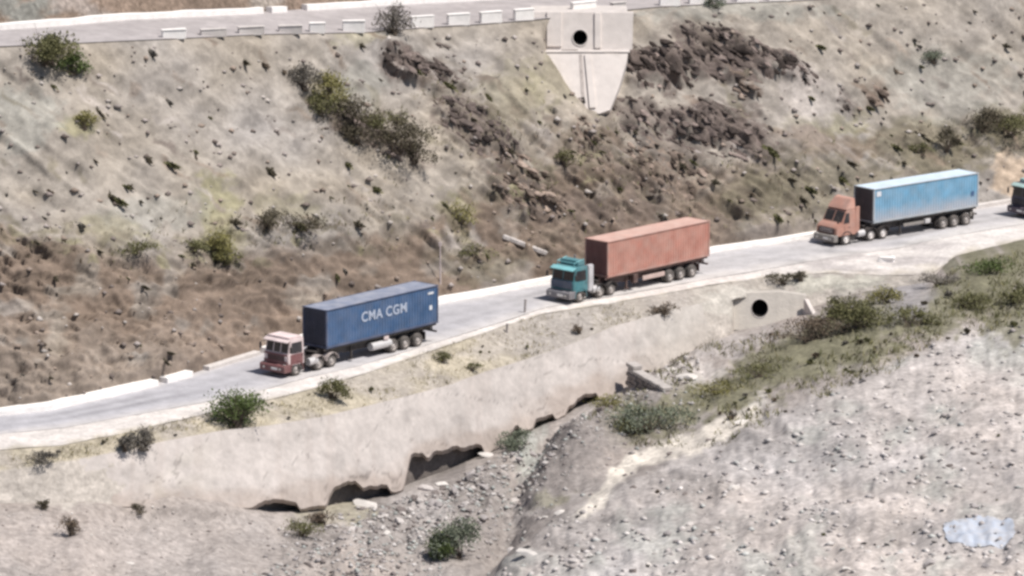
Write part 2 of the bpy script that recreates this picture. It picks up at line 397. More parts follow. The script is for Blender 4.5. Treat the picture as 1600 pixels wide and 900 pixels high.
# ------------------------------------------------------------------ roads
def strip_mesh(name, fa, fb, za, zb, n, m, color, x0=X0, x1=X1, step=6.0, jit=0.0, zn=0.02):
    xs = np.arange(x0, x1+1, step); t = np.linspace(0, 1, n)[:, None]
    ya, yb = fa(xs), fb(xs)
    y = ya[None]*(1-t)+yb[None]*t; z = za(xs)[None]*(1-t)+zb(xs)[None]*t
    x = np.broadcast_to(xs[None], y.shape)
    p = at_z(x, y, z); p[..., 2] += (fbm(x/40, y/20, 0, 3, 2)-.5)*zn
    me = mesh_np(name, p.reshape(-1, 3), grid_faces(n, len(xs), flip=True)); set_soil(me, color(x, y)); me.materials.append(m)
    return tag(obj(name, me), kind='structure')
def road_color(x, y):
    lane = (y-L_E(x))/(L_F(x)-L_E(x))
    c = np.broadcast_to(np.array([0.415, 0.405, 0.425]), x.shape+(3,)).copy()
    d = sstep(0.72, 1.02, lane + (fbm(x/60, y/12, 0, 4, 7)-.5)*.35) + .8*sstep(0.22, 0.0, lane+(fbm(x/40, y/12, 0, 3, 9)-.5)*.2)
    worn = (np.exp(-((lane-.38)/.07)**2)+np.exp(-((lane-.62)/.07)**2))*.34*fbm(x/160, y/30, 0, 2, 4)
    right = sstep(600, 1000, x)*.55
    w = np.clip(d*.75+right*(0.4+.8*fbm(x/90, y/14, 0, 4, 12)), 0, 1)[..., None]
    c = c*(1-w)+np.array([.545, .515, .495])*w
    c = c*(1-worn[..., None])*(0.93+.14*fbm(x/50, y/8, 0, 4, 13)[..., None])
    patch = sstep(.52, .72, fbm(x/70+3, y/10, 0, 3, 19))*sstep(1180, 1290, x)*sstep(1560, 1480, x)*sstep(.5, .8, lane)
    return c*(1-.32*patch[..., None])
asph = ground_mat('asphalt_worn', rough=0.8, speck=0.10, bump=0.01, fine=6, speckscale=5)
z0 = lambda x: 0*x
strip_mesh('road', lambda x: L_E(x)-3, L_F, z0, z0, 22, asph, road_color, zn=0.03)
def should_color(x, y):
    lane = (y-L_F(x))/np.maximum(L_G(x)-L_F(x), 2)
    c = np.array([.62, .575, .54])*(0.86+.26*fbm(x/45, y/10, 0, 4, 3))[..., None]
    w = (sstep(.72, 1.1, lane+(fbm(x/22, y/9, 0, 4, 8)-.5)*.7)*.6)[..., None]
    c = c*(1-w)+np.array([.40, .35, .26])*w
    g = (sstep(.5, .62, fbm(x/60, y/12, 0, 4, 18))*sstep(1180, 1290, x)*sstep(1520, 1480, x))[..., None]*.5
    return c*(1-g)+np.array([.30, .27, .27])*g
strip_mesh('road_shoulder', lambda x: L_F(x)-3, L_G, lambda x: 0*x-.012, lambda x: 0*x-.12, 12, ground_mat('shoulder_dust', speck=.22, bump=.04, fine=4), should_color, zn=0.10)
zC = lambda x: prof(x)['C'][..., 2]
strip_mesh('upper_road', lambda x: L_B(x)-4, lambda x: L_C(x)+.3, zC, zC, 14, ground_mat('upper_asphalt', rough=.85, speck=.10, bump=.01, fine=6),
           lambda x, y: np.array([.375, .345, .34])*(0.9+.2*fbm(x/90, y/8, 0, 4, 14))[..., None])

# ------------------------------------------------------------------ embankment below the road (dry verge, then the bank behind the facing)
xs = np.arange(X0, X1+1, 3.0); p = prof(xs); ne, nb = 18, 26
rows = []; ypx = []
for k in range(ne+1):
    t = k/ne; y = L_G(xs)*(1-t)+L_H(xs)*t; rows.append(at_slope(xs, y, p['G'], A_STRIP)); ypx.append(y)
for k in range(1, nb+1):
    t = k/nb; y = L_H(xs)*(1-t)+L_I(xs)*t; rows.append(at_slope(xs, y, p['H'], A_APRON)); ypx.append(y)
EP = np.array(rows); EY = np.array(ypx); EX = np.broadcast_to(xs[None], EY.shape)
n_em = (fbm(EX/22, EY/14, 0, 4, 6)-.5)*.35
n_em[0] = 0
EP = EP + (n_em-0.04)[..., None]*np.array([0, -.5, .85])
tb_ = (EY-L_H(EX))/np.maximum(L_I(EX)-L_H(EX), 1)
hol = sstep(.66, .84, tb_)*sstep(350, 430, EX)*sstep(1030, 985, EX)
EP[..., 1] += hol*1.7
bore = sstep(1142, 1156, EX)*sstep(1240, 1226, EX)*sstep(466, 472, EY)
EP[..., 1] += bore*3.4
lip = EP[:1]+np.array([0, .8, -.15]); low = EP[-1:]+np.array([0, -.2, -1.6])
def emb_color(x, y):
    t = (y-L_G(x))/np.maximum(L_H(x)-L_G(x), 2)
    c = np.array([.39, .345, .27])*(0.8+.4*fbm(x/40, y/14, 0, 4, 26))[..., None]
    g = (sstep(.45, .68, fbm(x/70, y/30, 0, 3, 28))*.55)[..., None]; c = c*(1-g)+np.array([.36, .325, .305])*g
    right = sstep(760, 860, x)[..., None]*.75; c = c*(1-right)+np.array([.345, .315, .29])*right*(0.85+.3*fbm(x/30, y/20, 0, 4, 29))[..., None]
    bank = sstep(.9, 1.1, t)[..., None]; c = c*(1-bank)+np.array([.43, .39, .35])*bank
    return patches(c, x, y, [(1300,445,90,18,0,np.array([.46,.44,.38]),.8),(1150,470,60,24,0,np.array([.5,.47,.42]),.7)])
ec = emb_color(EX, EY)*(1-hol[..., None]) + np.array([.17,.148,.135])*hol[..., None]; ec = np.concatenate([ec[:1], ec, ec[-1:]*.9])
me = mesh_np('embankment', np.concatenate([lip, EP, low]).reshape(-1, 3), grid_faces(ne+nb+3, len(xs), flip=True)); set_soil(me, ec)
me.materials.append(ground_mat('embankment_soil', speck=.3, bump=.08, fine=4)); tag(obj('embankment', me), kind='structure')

# concrete facing laid on the bank: thick slab with a ragged, undermined foot
ax = np.arange(X0, 1135, 2.5); ap = prof(ax); na = 30
jag = (fbm(ax/13, 0*ax, 0, 4, 33)-.5)*12 - 4*vnoise(ax/15, 0*ax+5.5, 0, 34) + (fbm(ax/70, 0*ax+3, 0, 2, 35)-.5)*10
notch = 0*ax
for a_, b_, d_ in ((400,450,5),(518,562,11),(572,602,6),(638,664,13),(674,752,9),(770,790,4),(838,862,4),(900,930,5),(985,1010,5)):
    notch = notch+d_*sstep(a_-6, a_+5, ax)*sstep(b_+9, b_-9, ax)*(.75+.5*fbm(ax/8, 0*ax, 0, 2, 39))
foot = L_I(ax)+jag*.7*sstep(330, 420, ax)+3-notch + 12*np.maximum.reduce([sstep(a_, a_+8, ax)*sstep(b_, b_-8, ax) for a_, b_ in ((462,516),(604,636),(752,792),(808,838),(862,890),(930,982),(1012,1050))])
NA = np.array([0, -math.sin(A_APRON), math.cos(A_APRON)])
def apron_rows(off):
    r = []
    for k in range(na+1):
        t = k/na; y = L_H(ax)*(1-t)+foot*t
        q = at_slope(ax, y, ap['H'], A_APRON)
        d = (off*sstep(90, 360, ax)*sstep(1135, 1040, ax)-.16*(1-sstep(90, 360, ax)*sstep(1135, 1040, ax)) if off > 0 else off-.25) + ((fbm(ax/110, y/70, 0, 2, 44)-.5)*.16 if off > 0 else 0)
        r.append(q+np.asarray(d)[..., None]*NA if np.ndim(d) else q+d*NA)
    return r
fr = apron_rows(.34); bk = apron_rows(-.12)
V = np.array(fr+bk[::-1]); yv = np.concatenate([np.array([L_H(ax)*(1-k/na)+foot*k/na for k in range(na+1)]), np.array([L_H(ax)*(1-k/na)+foot*k/na for k in range(na, -1, -1)])])
nrow, ncol = V.shape[0], V.shape[1]
F = grid_faces(nrow, ncol, flip=True).tolist()
F += [[(nrow-1)*ncol+c, (nrow-1)*ncol+c+1, c+1, c][::-1] for c in range(ncol-1)]
F += [[r*ncol for r in range(nrow)], [r*ncol+ncol-1 for r in range(nrow)][::-1]]
me = mesh_np('concrete_facing', V.reshape(-1, 3), F, smooth=False)
xv = np.broadcast_to(ax[None], yv.shape)
c = np.array([.478, .435, .408])*(0.90+.2*fbm(xv/70, yv/30, 0, 4, 46))[..., None]
run = sstep(.5, .8, fbm(xv/9, yv/120, 0, 3, 47))[..., None]*.06       # rain runs
c = c*(1-run*np.array([.8, 1, 1.1])); g = (sstep(.55, .75, fbm(xv/80, yv/40, 0, 3, 48))*.4*sstep(400, 150, xv))[..., None]
c = c*(1-g)+np.array([.45, .42, .34])*g
crk = ((abs(fbm(xv/90+4, yv/60, 0, 4, 141)-.5) < .006)*.30 + sstep(.62, .8, fbm(xv/40, yv/22, 0, 4, 142))*.16)[..., None]; c = c*(1-crk)
lowst = (sstep(46, 4, L_I(xv)-yv+(fbm(xv/30, yv/18, 0, 4, 143)-.5)*50)*.22)[..., None]; c = c*(1-lowst*np.array([.8,1,1.15]))
w = (sstep(960, 1060, xv)*.6)[..., None]; c = c*(1-w)+np.array([.455, .425, .385])*w
set_soil(me, c); me.materials.append(ground_mat('facing_concrete', rough=.9, speck=.10, bump=.04, fine=3))
tag(obj('retaining_wall', me), 'long pale concrete facing on the bank below the lower road, foot broken away', 'retaining wall')

# ------------------------------------------------------------------ stream bed and gravel terrace in front
kx = np.array([-420, 0, 130, 200, 265, 340, 420, 520, 600, 680, 740, 800, 860, 960, 1090, 1200, 1350, 1450, 1500, 1600, 2020], float)
kz_I = prof(kx)['I'][..., 2]
# y of the rows: 1 just below the bank, 2 gully, 3 behind the crest, 4 crest, 5 terrace, 6 bottom
K1y = [830,806,800,785,774,786,803,794,786,756,732,700,674,618,536,514,466,447,410,386,325]
K2y = [860,840,835,830,820,825,830,840,830,800,780,740,700,650,590,560,510,480,440,420,360]
K3y = [900,885,885,885,885,885,890,900,900,890,880,830,790,744,678,630,560,520,490,470,420]
K4y = [930,915,915,915,915,915,925,940,945,930,905,868,820,768,698,650,585,545,520,500,460]
K5y = [1000,990,990,990,990,990,990,1000,1000,990,960,930,890,850,800,770,740,720,710,700,690]
K6y = [1300]*21
K1z = [-6.2,-6.0,-5.8,-4.4,-3.9,-4.9,-6.6,-7.4,-7.6,-7.4,-7.2,-6.8,-6.4,-5.6,-4.0,-2.9,-1.0,-.4,.35,.4,.4]
K2z = [-6.4,-6.2,-6.0,-5.8,-5.6,-6.2,-7.0,-7.8,-8.2,-8.2,-8.1,-7.6,-6.5,-5.7,-4.1,-2.6,-.7,-.1,.2,.3,.4]
K3z = [-6.6,-6.5,-6.5,-6.4,-6.4,-6.7,-7.3,-8.2,-8.7,-8.9,-8.8,-8.3,-7.4,-6.4,-4.9,-3.3,-1.3,-.7,-.4,0,.2]
K4z = [-6.7,-6.6,-6.6,-6.6,-6.6,-6.9,-7.5,-8.4,-8.9,-8.9,-8.0,-6.8,-6.0,-5.1,-3.9,-2.9,-1.5,-1,-.7,-.3,0]
K5z = [-7,-7,-7,-7,-7,-7.2,-7.7,-8.3,-8.4,-7.9,-7.2,-6.2,-5.6,-4.9,-4.0,-3.2,-2.2,-1.8,-1.5,-1.2,-.8]
K6z = [-8]*12+[-7,-6.5,-6,-5.5,-5,-4.6,-4.4,-4.2,-4]
_zi = prof(kx)['I'][..., 2]
for i in range(6):
    q_ = float(_zi[i]); f_ = [1, 1, 1, .6, .25, .1][i]
    for K_, dz_ in ((K1z, .15), (K2z, -.8), (K3z, -1.5), (K4z, -1.8), (K5z, -2.6)): K_[i] = K_[i]*(1-f_)+(q_+dz_)*f_
    if kx[i] < 180: K1y[i] = float(L_I(kx[i]))-1
KY = [np.array(k, float) for k in (K1y, K2y, K3y, K4y, K5y, K6y)]; KZ = [np.array(k, float) for k in (K1z, K2z, K3z, K4z, K5z, K6z)]
def near_z(x, y):
    """level of the near ground seen at pixel x, y"""
    x = np.asarray(x, float); y = np.asarray(y, float)
    ys = [np.interp(x, kx, k) for k in KY]; zs = [np.interp(x, kx, k) for k in KZ]
    z = zs[0]+0*y
    for a in range(5):
        t = np.clip((y-ys[a])/(ys[a+1]-ys[a]), 0, 1); t = t*t*(3-2*t)*.5+t*.5
        z = np.where(y >= ys[a], zs[a]*(1-t)+zs[a+1]*t, z)
    return z
def terrace(x, y):
    """1 on the gravel terrace at right, 0 elsewhere"""
    yc = np.interp(x, kx, KY[3])
    return sstep(-10, 8, y-yc+(fbm(x/40, y/30, 0, 3, 52)-.5)*16)*sstep(720, 800, x+(y-880)*.5)
def near_disp(x, y):
    x = np.asarray(x, float); y = np.asarray(y, float)
    k1 = np.interp(x, kx, KY[0]); e = sstep(0, 24, y-k1)*.92+.08
    d = (fbm(x/70, y/40, 0, 3, 53)-.5)*.9 + (fbm(x/18, y/9, 0, 4, 54)-.5)*.42
    gul = np.exp(-((x-(1010-(y-560)*1.35))/130)**2)
    d = d + gul*(ridge(x/30, y/14, 0, 4, 55)-.5)*1.25
    d = d + terrace(x, y)*((fbm(x/9, y/5, 0, 3, 56)-.5)*.22+(ridge(x/60, y/16, 0, 3, 136)-.5)*.45)
    return d*e
CHAN = np.array([at_z(a, b, -7.0)[:2] for a, b in ((945,645),(920,652),(872,672),(838,710),(800,760),(790,800),(765,850),(740,905))])
def chan_dist(P):
    d = np.full(P.shape[:-1], 1e9)
    for a, b in zip(CHAN, CHAN[1:]):
        ab = b-a; t = np.clip(((P[..., :2]-a)@ab)/(ab@ab), 0, 1); q = a+t[..., None]*ab; d = np.minimum(d, np.linalg.norm(P[..., :2]-q, axis=-1))
    return d
MOUND = [(905,712,2.6,5.5,1.7),(955,680,2.0,4.0,.8),(270,800,2.4,4.0,.5),(560,838,2.4,4.0,.6),(1020,640,3.0,4.0,.5)]
def relief(P, x, y):
    d = chan_dist(P); w = d+(fbm(P[..., 0]*.9, P[..., 1]*.9, 0, 3, 99)-.5)*1.4
    r = -1.25*np.exp(-(np.maximum(w, 0)/1.1)**2)
    for a, b, sx, sy, h in MOUND:
        c = at_z(float(a), float(b), -6.5); r = r+h*np.exp(-((P[..., 0]-c[0])/sx)**2-((P[..., 1]-c[1])/sy)**2)
    k1 = np.interp(x, kx, KY[0]); return r*sstep(0, 12, y-k1)
def near_at(x, y):
    x = np.asarray(x, float); y = np.asarray(y, float)
    p = at_z(x, y, near_z(x, y)); p[..., 2] += near_disp(x, y)+relief(p, x, y); return p
SAND = np.array([.335, .298, .275]); GRAV = np.array([.402, .366, .345]); GULLY = np.array([.245, .220, .205]); VEG = np.array([.198, .187, .128])
NEAR_PATCH = [
    (1060,640,150,34,-20,VEG,.9),(1000,660,90,40,-10,VEG,.7),(1300,545,170,44,-14,VEG,.95),(1250,560,120,34,-14,VEG,.8),(1480,480,150,50,-16,VEG*.92,.9),(1560,425,100,44,-20,VEG*.9,.95),(1590,500,60,40,-10,VEG,.8),
    (1350,500,90,36,-20,VEG*.85,.8),(1180,600,110,30,-22,VEG,.8),(1420,440,60,30,-35,np.array([.30,.29,.29]),.8),(1420,465,60,34,-25,np.array([.31,.29,.29]),.8),
    (930,785,40,14,-45,np.array([.52,.48,.44]),.8),(1150,655,60,16,-28,np.array([.58,.55,.50]),.9),
    (890,715,100,52,-35,np.array([.245,.219,.204]),1.0),(760,830,70,60,0,np.array([.255,.228,.212]),.8),(560,800,60,26,0,np.array([.2,.178,.165]),.8),(700,745,60,20,-10,np.array([.2,.178,.165]),.8),(820,700,30,40,20,np.array([.36,.365,.335]),.8),(740,770,60,30,0,GULLY*.9,.7),(600,830,60,40,0,GULLY,.7),
    (520,800,60,34,10,np.array([.34,.31,.24]),.8),(490,850,50,40,20,GULLY,.6),(860,780,30,16,0,VEG*1.2,.6),
    (1130,540,90,26,-12,np.array([.40,.365,.345]),.9),(1080,590,60,18,-5,np.array([.52,.48,.45]),.7),
    (300,860,120,60,10,SAND,.5),(120,850,200,50,0,np.array([.40,.355,.33]),.5),(1420,610,180,30,-8,np.array([.47,.43,.405]),.5),(1600,760,120,60,0,GRAV*1.03,.5),
    (110,760,170,26,-6,np.array([.50,.46,.41]),.7),(60,735,120,18,-8,np.array([.42,.385,.34]),.6),
]
STRIP = [(915,805),(938,778),(962,745),(992,722),(1025,706),(1090,693),(1125,668),(1185,646)]
def near_color(x, y):
    tr = terrace(x, y)[..., None]
    c = SAND*(1-tr)+GRAV*tr
    c = c*(0.84+.32*fbm(x/60, y/30, 0, 4, 57))[..., None]
    tint = (fbm(x/140+3, y/60, 0, 3, 58)-.5)[..., None]; c = c*(1+tint*np.array([.08, .0, -.08]))
    band = sstep(.30, .70, fbm(x/110, y/22, 0, 5, 133))[..., None]; gr = sstep(.5, .72, fbm(x/70+9, y/40, 0, 4, 134))[..., None]*.6
    c = c*(1+tr*(band-.5)*.30); c = c*(1-tr*gr)+np.array([.375,.375,.345])*tr*gr
    mot = ridge(x/26, y/9, 0, 4, 135)[..., None]; c = c*(1+tr*(mot-.5)*.34)
    c = patches(c, x, y, NEAR_PATCH, warp=16, s=60)
    # pale washed sand along the crest of the terrace, darker gravel around it
    d = np.full(x.shape, 1e9); wx, wy = x+(fbm(x/24, y/18, 0, 4, 151)-.5)*26, y+(fbm(x/24+8, y/18, 0, 4, 152)-.5)*16
    for (ax_, ay_), (bx_, by_) in zip(STRIP, STRIP[1:]):
        t = np.clip(((wx-ax_)*(bx_-ax_)+(wy-ay_)*(by_-ay_))/((bx_-ax_)**2+(by_-ay_)**2), 0, 1); d = np.minimum(d, np.hypot(wx-ax_-t*(bx_-ax_), wy-ay_-t*(by_-ay_)))
    under = (tr[..., 0]*sstep(120, 20, d)*.16)[..., None]; c = c*(1-under)
    w = sstep(15, 7, d)[..., None]; return c*(1-w)+np.array([.64,.585,.515])*w
xs = np.arange(X0, X1+1, 3.0); nn = 200
k1 = np.interp(xs, kx, KY[0]); tt = np.linspace(0, 1, nn)[:, None]**1.25
NY = k1[None]*(1-tt)+1300*tt; NX = np.broadcast_to(xs[None], NY.shape)
NP = near_at(NX, NY)
back = NP[:1].copy(); back[..., 1] += 4.2; back[..., 2] -= .3
V = np.concatenate([back, NP]); c = near_color(NX, NY); c = np.concatenate([c[:1]*.9, c])
me = mesh_np('stream_terrace', V.reshape(-1, 3), grid_faces(nn+1, len(xs), flip=True)); set_soil(me, c)
me.materials.append(ground_mat('terrace_gravel', speck=.30, bump=.10, fine=2.8, speckscale=2.2)); tag(obj('ground', me), kind='structure')

# ------------------------------------------------------------------ generic rocks
def rock_mesh(name, seed, sub=2, flat=.7, rough=.28, angular=True):
    bm = bmesh.new(); r = random.Random(seed)
    if angular:
        pts = []
        for _ in range(16):
            v = Vector((r.gauss(0,1), r.gauss(0,1), r.gauss(0,1))).normalized()*r.uniform(.75, 1.05); v.z *= flat; pts.append(bm.verts.new(v))
        h = bmesh.ops.convex_hull(bm, input=pts)
        bmesh.ops.delete(bm, geom=[v for v in bm.verts if not v.link_faces], context='VERTS')
        bmesh.ops.bevel(bm, geom=list(bm.edges), offset=.05, segments=1, affect='EDGES')
    else:
        bmesh.ops.create_icosphere(bm, subdivisions=sub, radius=1)
        for v in bm.verts:
            n = float(fbm(v.co.x*1.6+seed*3, v.co.y*1.6, v.co.z*1.6, 3, seed)); v.co *= 1+(n-.5)*2*rough; v.co.z *= flat
    me = bpy.data.meshes.new(name); bm.to_mesh(me); bm.free(); return me
stone_m = [mat('stone_pale', (.49,.45,.425), .9, .2, 3, .03, 9), mat('stone_grey', (.34,.31,.30), .9, .25, 3, .03, 9), mat('stone_dark', (.17,.145,.135), .9, .25, 3, .03, 9), mat('stone_white', (.60,.56,.52), .9, .12, 3, .02, 9)]
rock_dark = (.125,.100,.090); rock_brown = (.19,.148,.122); ROCKM = ground_mat('outcrop_rock', speck=.45, bump=.10, fine=2.5, speckscale=2.5)
def stone_meshes(n, m, base):
    out = []
    for k in range(n):
        me = rock_mesh('stone', base+k, flat=.55+.08*(k % 4)); me.materials.append(m); out.append(me)
    return out
STONES = [stone_meshes(4, stone_m[k], 100+10*k) for k in range(4)]

# rock outcrops on the hillside: each one fused mass of slabs dipping with the bedding
SLABS = []
for k in range(6):
    me = rock_mesh('slab_src', 300+k, flat=.5); vs = np.array([v.co[:] for v in me.vertices]); fs = [list(p_.vertices) for p_ in me.polygons]; SLABS.append((vs, fs)); bpy.data.meshes.remove(me)
def outcrop(label, cx, cy, rx, ry, an, n, m, smin=.35, smax=1.1, seed=1, cat='rock outcrop', name='rock_outcrop', dip=36):
    r = random.Random(seed); V = []; F = []; a = R(an); base = hill_at(np.array(cx), np.array(cy)); nv = 0
    nu, nv_ = 9, 28
    g = [np.array([cx, cy])]
    for i in range(1, nu):
        for j in range(nv_):
            q = i/(nu-1)*1.05; th = 2*math.pi*j/nv_; w_ = q*(.85+.3*float(vnoise(th*1.5+seed, q, 0, seed))); u, v = w_*math.cos(th)*rx, w_*math.sin(th)*ry
            g.append(np.array([cx+u*math.cos(a)-v*math.sin(a), cy+u*math.sin(a)+v*math.cos(a)]))
    g = np.array(g); gp = hill_at(g[:, 0], g[:, 1]); lift = np.array([.02]+[.02*(1-(i/(nu-1))**3)-.06 for i in range(1, nu) for j in range(nv_)])
    V.append(gp+N_HILL*lift[:, None]-base); F += [[0, 1+j, 1+(j+1) % nv_] for j in range(nv_)]+[[1+(i-1)*nv_+j, 1+i*nv_+j, 1+i*nv_+(j+1) % nv_, 1+(i-1)*nv_+(j+1) % nv_] for i in range(1, nu-1) for j in range(nv_)]; nv = len(gp); Cc = [np.broadcast_to(np.array(m)*1.25, (nv, 3))]
    for _ in range(n):
        q = r.random()**.6; th = r.random()*2*math.pi; u, v = q*math.cos(th)*rx, q*math.sin(th)*ry
        x = cx+u*math.cos(a)-v*math.sin(a); y = cy+u*math.sin(a)+v*math.cos(a)
        P = hill_at(np.array(x), np.array(y))
        s = r.uniform(smin, smax)*(1.15-.5*q); vs, fs = SLABS[r.randrange(6)]
        M = (Matrix.Rotation(R(40), 3, 'X') @ Matrix.Rotation(R(-dip+r.uniform(-22, 22)), 3, 'Z') @ Matrix.Rotation(R(r.uniform(-20, 45)), 3, 'X'))
        sc = np.array([s*r.uniform(1.0, 2.0), s*r.uniform(.45, .8), s*r.uniform(.55, 1.0)])
        vv = (vs*sc) @ np.array(M).T + P + N_HILL*s*r.uniform(-.1, .3) - base
        V.append(vv); F += [[i+nv for i in f] for f in fs]; nv += len(vv)
        tone = r.choices([.45, .8, 1.2, 2.0], [.32, .33, .22, .13])[0]*r.uniform(.85, 1.15); Cc.append(np.broadcast_to(np.array(m)*tone, (len(vv), 3)))
    me = mesh_np(name, np.concatenate(V), F, smooth=False); me.materials.append(ROCKM); set_soil(me, np.concatenate(Cc))
    return tag(obj(name, me, loc=tuple(base)), label, cat, 'rock outcrops on the slope between the roads')
OUT = [
    ('dark jagged rock outcrop right of the upper culvert chute', 1030,108,56,34,8,46,rock_dark,.3,.9),
    ('broad dark rock outcrop on the slope, widest of the rocky patches', 1125,92,80,34,14,60,rock_dark,.3,.9),
    ('dark rock ledge tapering off to the right above the smooth pale fan', 1225,108,62,18,24,34,rock_dark,.25,.75),
    ('small flat dark outcrop just under the upper road, right of the culvert', 1098,58,36,12,0,16,rock_dark,.25,.6),
    ('low brown rock hump beside the smooth pale fan of soil', 1166,153,26,12,10,12,rock_brown,.25,.6),
    ('layered dark outcrop below the culvert chute', 1010,185,50,26,12,30,rock_dark,.25,.7),
    ('large dark crumbling outcrop above the red container truck', 1125,212,86,36,14,58,rock_dark,.25,.8),
    ('rough brown rock slope lower down between outcrop and road', 1040,262,70,36,22,40,rock_brown,.25,.7),
    ('brown squarish boulder standing out of the right-hand slope', 1368,145,18,17,45,8,rock_brown,.4,.9),
    ('small dark rock ledge left of the brown boulder', 1322,160,22,10,40,9,rock_dark,.2,.5),
    ('short black-edged rock rib under the upper parapet', 672,112,48,13,32,26,rock_dark,.25,.75),
    ('dark rock patch left of the short black-edged rib', 628,100,40,18,28,22,rock_dark,.25,.7),
    ('slanting band of dark ribbed rock in the middle of the slope', 745,215,74,28,34,50,rock_dark,.25,.75),
    ('ribbed brown rock running down towards the teal truck', 822,292,66,32,40,44,rock_brown,.25,.75),
    ('dark rock band in shade below the yellowish bushes', 585,215,78,18,33,36,rock_dark,.3,.8),
    ('broken rock strip beneath the culvert channel', 925,225,24,46,-20,24,rock_brown,.2,.55),
]
for k, (lab, cx, cy, rx, ry, an, n, m, s0, s1) in enumerate(OUT): outcrop(lab, cx, cy, rx*1.08, ry*1.08, an, int(n*1.25), m, s0*.85, s1*.85, seed=40+k)

def put_stone(name, P, s, me, label, cat, group=None, rot=None, zs=None):
    o = obj(name, me, loc=tuple(P), rot=rot or (rnd.uniform(-.3,.3), rnd.uniform(-.3,.3), rnd.uniform(0,6.28)), scale=zs or (s*rnd.uniform(.8,1.5), s*rnd.uniform(.7,1.1), s*rnd.uniform(.7,1.0)))
    return tag(o, clip16(label), cat, group)

# ------------------------------------------------------------------ kerbs and parapets
white_paint = mat('whitewash', (.86,.83,.80), .85, .10, 2.0, .02, 8, dust=(.55,.5,.46), dustamt=.14)
white_dim = mat('whitewash_worn', (.62,.58,.555), .9, .16, 2.0, .02, 8, dust=(.45,.41,.38), dustamt=.4)
def kerb(f, zf, x0, x1, w, h, m, label, off=0.0, step=8.0, seed=0):
    xs = np.arange(x0, x1+.01, min(step, (x1-x0)/2)); P = at_z(xs, f(xs), zf(xs)); T = np.gradient(P, axis=0); T /= np.linalg.norm(T, axis=1)[:, None]
    Nn = np.stack([-T[:, 1], T[:, 0], 0*T[:, 0]], -1)          # away from the camera
    hh = h*(0.9+.2*vnoise(xs/30, 0*xs, 0, seed)); up = np.array([0,0,1.])
    a = P+Nn*off; sec = [a-up*.4, a+up*(hh-.03)[:, None], a+Nn*.03+up*hh[:, None], a+Nn*(w-.03)+up*hh[:, None], a+Nn*w+up*(hh-.03)[:, None], a+Nn*w-up*.4]
    base = P[len(P)//2]; V = np.array(sec).transpose(1, 0, 2)-base; n = len(xs)
    F = [[i*6+j, i*6+(j+1) % 6, (i+1)*6+(j+1) % 6, (i+1)*6+j] for i in range(n-1) for j in range(6)]
    F += [list(range(6))[::-1], [(n-1)*6+j for j in range(6)]]
    me = mesh_np('kerb', V.reshape(-1, 3), F, smooth=False); me.materials.append(m)
    return tag(obj('kerb', me, loc=tuple(base)), label, 'kerb', 'white kerbs along the roads')
zz = lambda x: 0*np.asarray(x, float)
kerb(L_E, zz, X0, 242, .95, .42, white_paint, 'long whitewashed kerb at the foot of the brown cut, bottom left', -.75)
kerb(L_E, zz, 250, 297, .8, .40, white_paint, 'short white kerb piece between two gaps left of the leading truck', -.75)
kerb(lambda x: L_E(x)-2, zz, 314, 400, .6, .30, white_dim, 'dull pinkish kerb piece behind the nose of the leading truck', -.75)
kerb(lambda x: L_E(x)-1, zz, 405, 872, .7, .40, white_paint, 'white kerb between the leading blue truck and the teal truck', -.75)
kerb(lambda x: L_E(x)-1, zz, 880, 1340, .75, .38, white_paint, 'white kerb between the red container and the pale blue container', -.75)
kerb(lambda x: L_E(x)-1, zz, 1345, X1, .6, .30, white_dim, 'worn kerb running behind the pale blue container truck', -.75)
kerb(lambda x: L_B(x)+3, zC, X0, 415, .6, .48, white_paint, 'long white kerb along the far side of the upper road, top left')
kerb(lambda x: L_B(x)+3, zC, 425, 450, .6, .46, white_paint, 'very short white kerb piece between two gaps on the upper road')
kerb(lambda x: L_B(x)+3, zC, 480, X1, .6, .46, white_paint, 'white kerb on the far side of the upper road, right of the wide gap')
# parapet blocks: x0, x1, height m, white or worn
BL = [(253,290,.62,1),(313,353,.50,0),(372,412,.55,0),(435,472,.55,0),(483,508,.72,1),(535,570,.85,1),(642,677,.85,1),(699,733,.85,1),(750,783,.85,1),(803,833,.85,1),
      (893,930,.95,1),(955,976,.6,0),(1030,1062,.8,1),(1076,1112,.8,1),(1150,1185,.8,1),(1200,1235,.8,1)]
BN = ['leftmost of the white parapet blocks edging the upper road','dull low parapet block, second from the left on the upper road','dull parapet block, third from the left on the upper road',
      'dull parapet block, fourth from the left on the upper road','short white parapet block left of the last gap before the grey bush','white parapet block touching the left side of the grey roadside bush',
      'white parapet block just right of the grey roadside bush','white parapet block, second to the right of the grey bush','white parapet block, third to the right of the grey bush',
      'white parapet block, fourth right of the grey bush, before the culvert','large white parapet block standing over the upper culvert','dull small parapet block right of the upper culvert',
      'white parapet block at the top edge, first full one right of the culvert','white parapet block at the top edge beside the small green shrub','white parapet block at the top edge right of the small green shrub','rightmost white parapet block at the top edge']
for (a, b, h, wmat), lab in zip(BL, BN):
    xm = (a+b)/2; Pa, Pb = (at_z(np.array(q), L_C(q)-1.0, float(zC(np.array(float(xm))))) for q in (a, b)); d = Vector(Pb-Pa); L = d.length
    # ragged masonry block with a rounded coping
    mb = MB(); mb.box((0,0,h/2-.06), (L, .42, h+.12), .05, 2); mb.box((0,0,h+.03), (L+.06, .50, .10), .03, 1)
    for v in mb.bm.verts: v.co += Vector(((rnd.random()-.5)*.03, (rnd.random()-.5)*.03, (rnd.random()-.5)*.03))
    tag(mb.build('parapet_block', white_paint if wmat else white_dim, loc=tuple((Pa+Pb)/2), rot=(0,0,math.atan2(d.y, d.x))), lab, 'parapet', 'parapet blocks along the upper road')

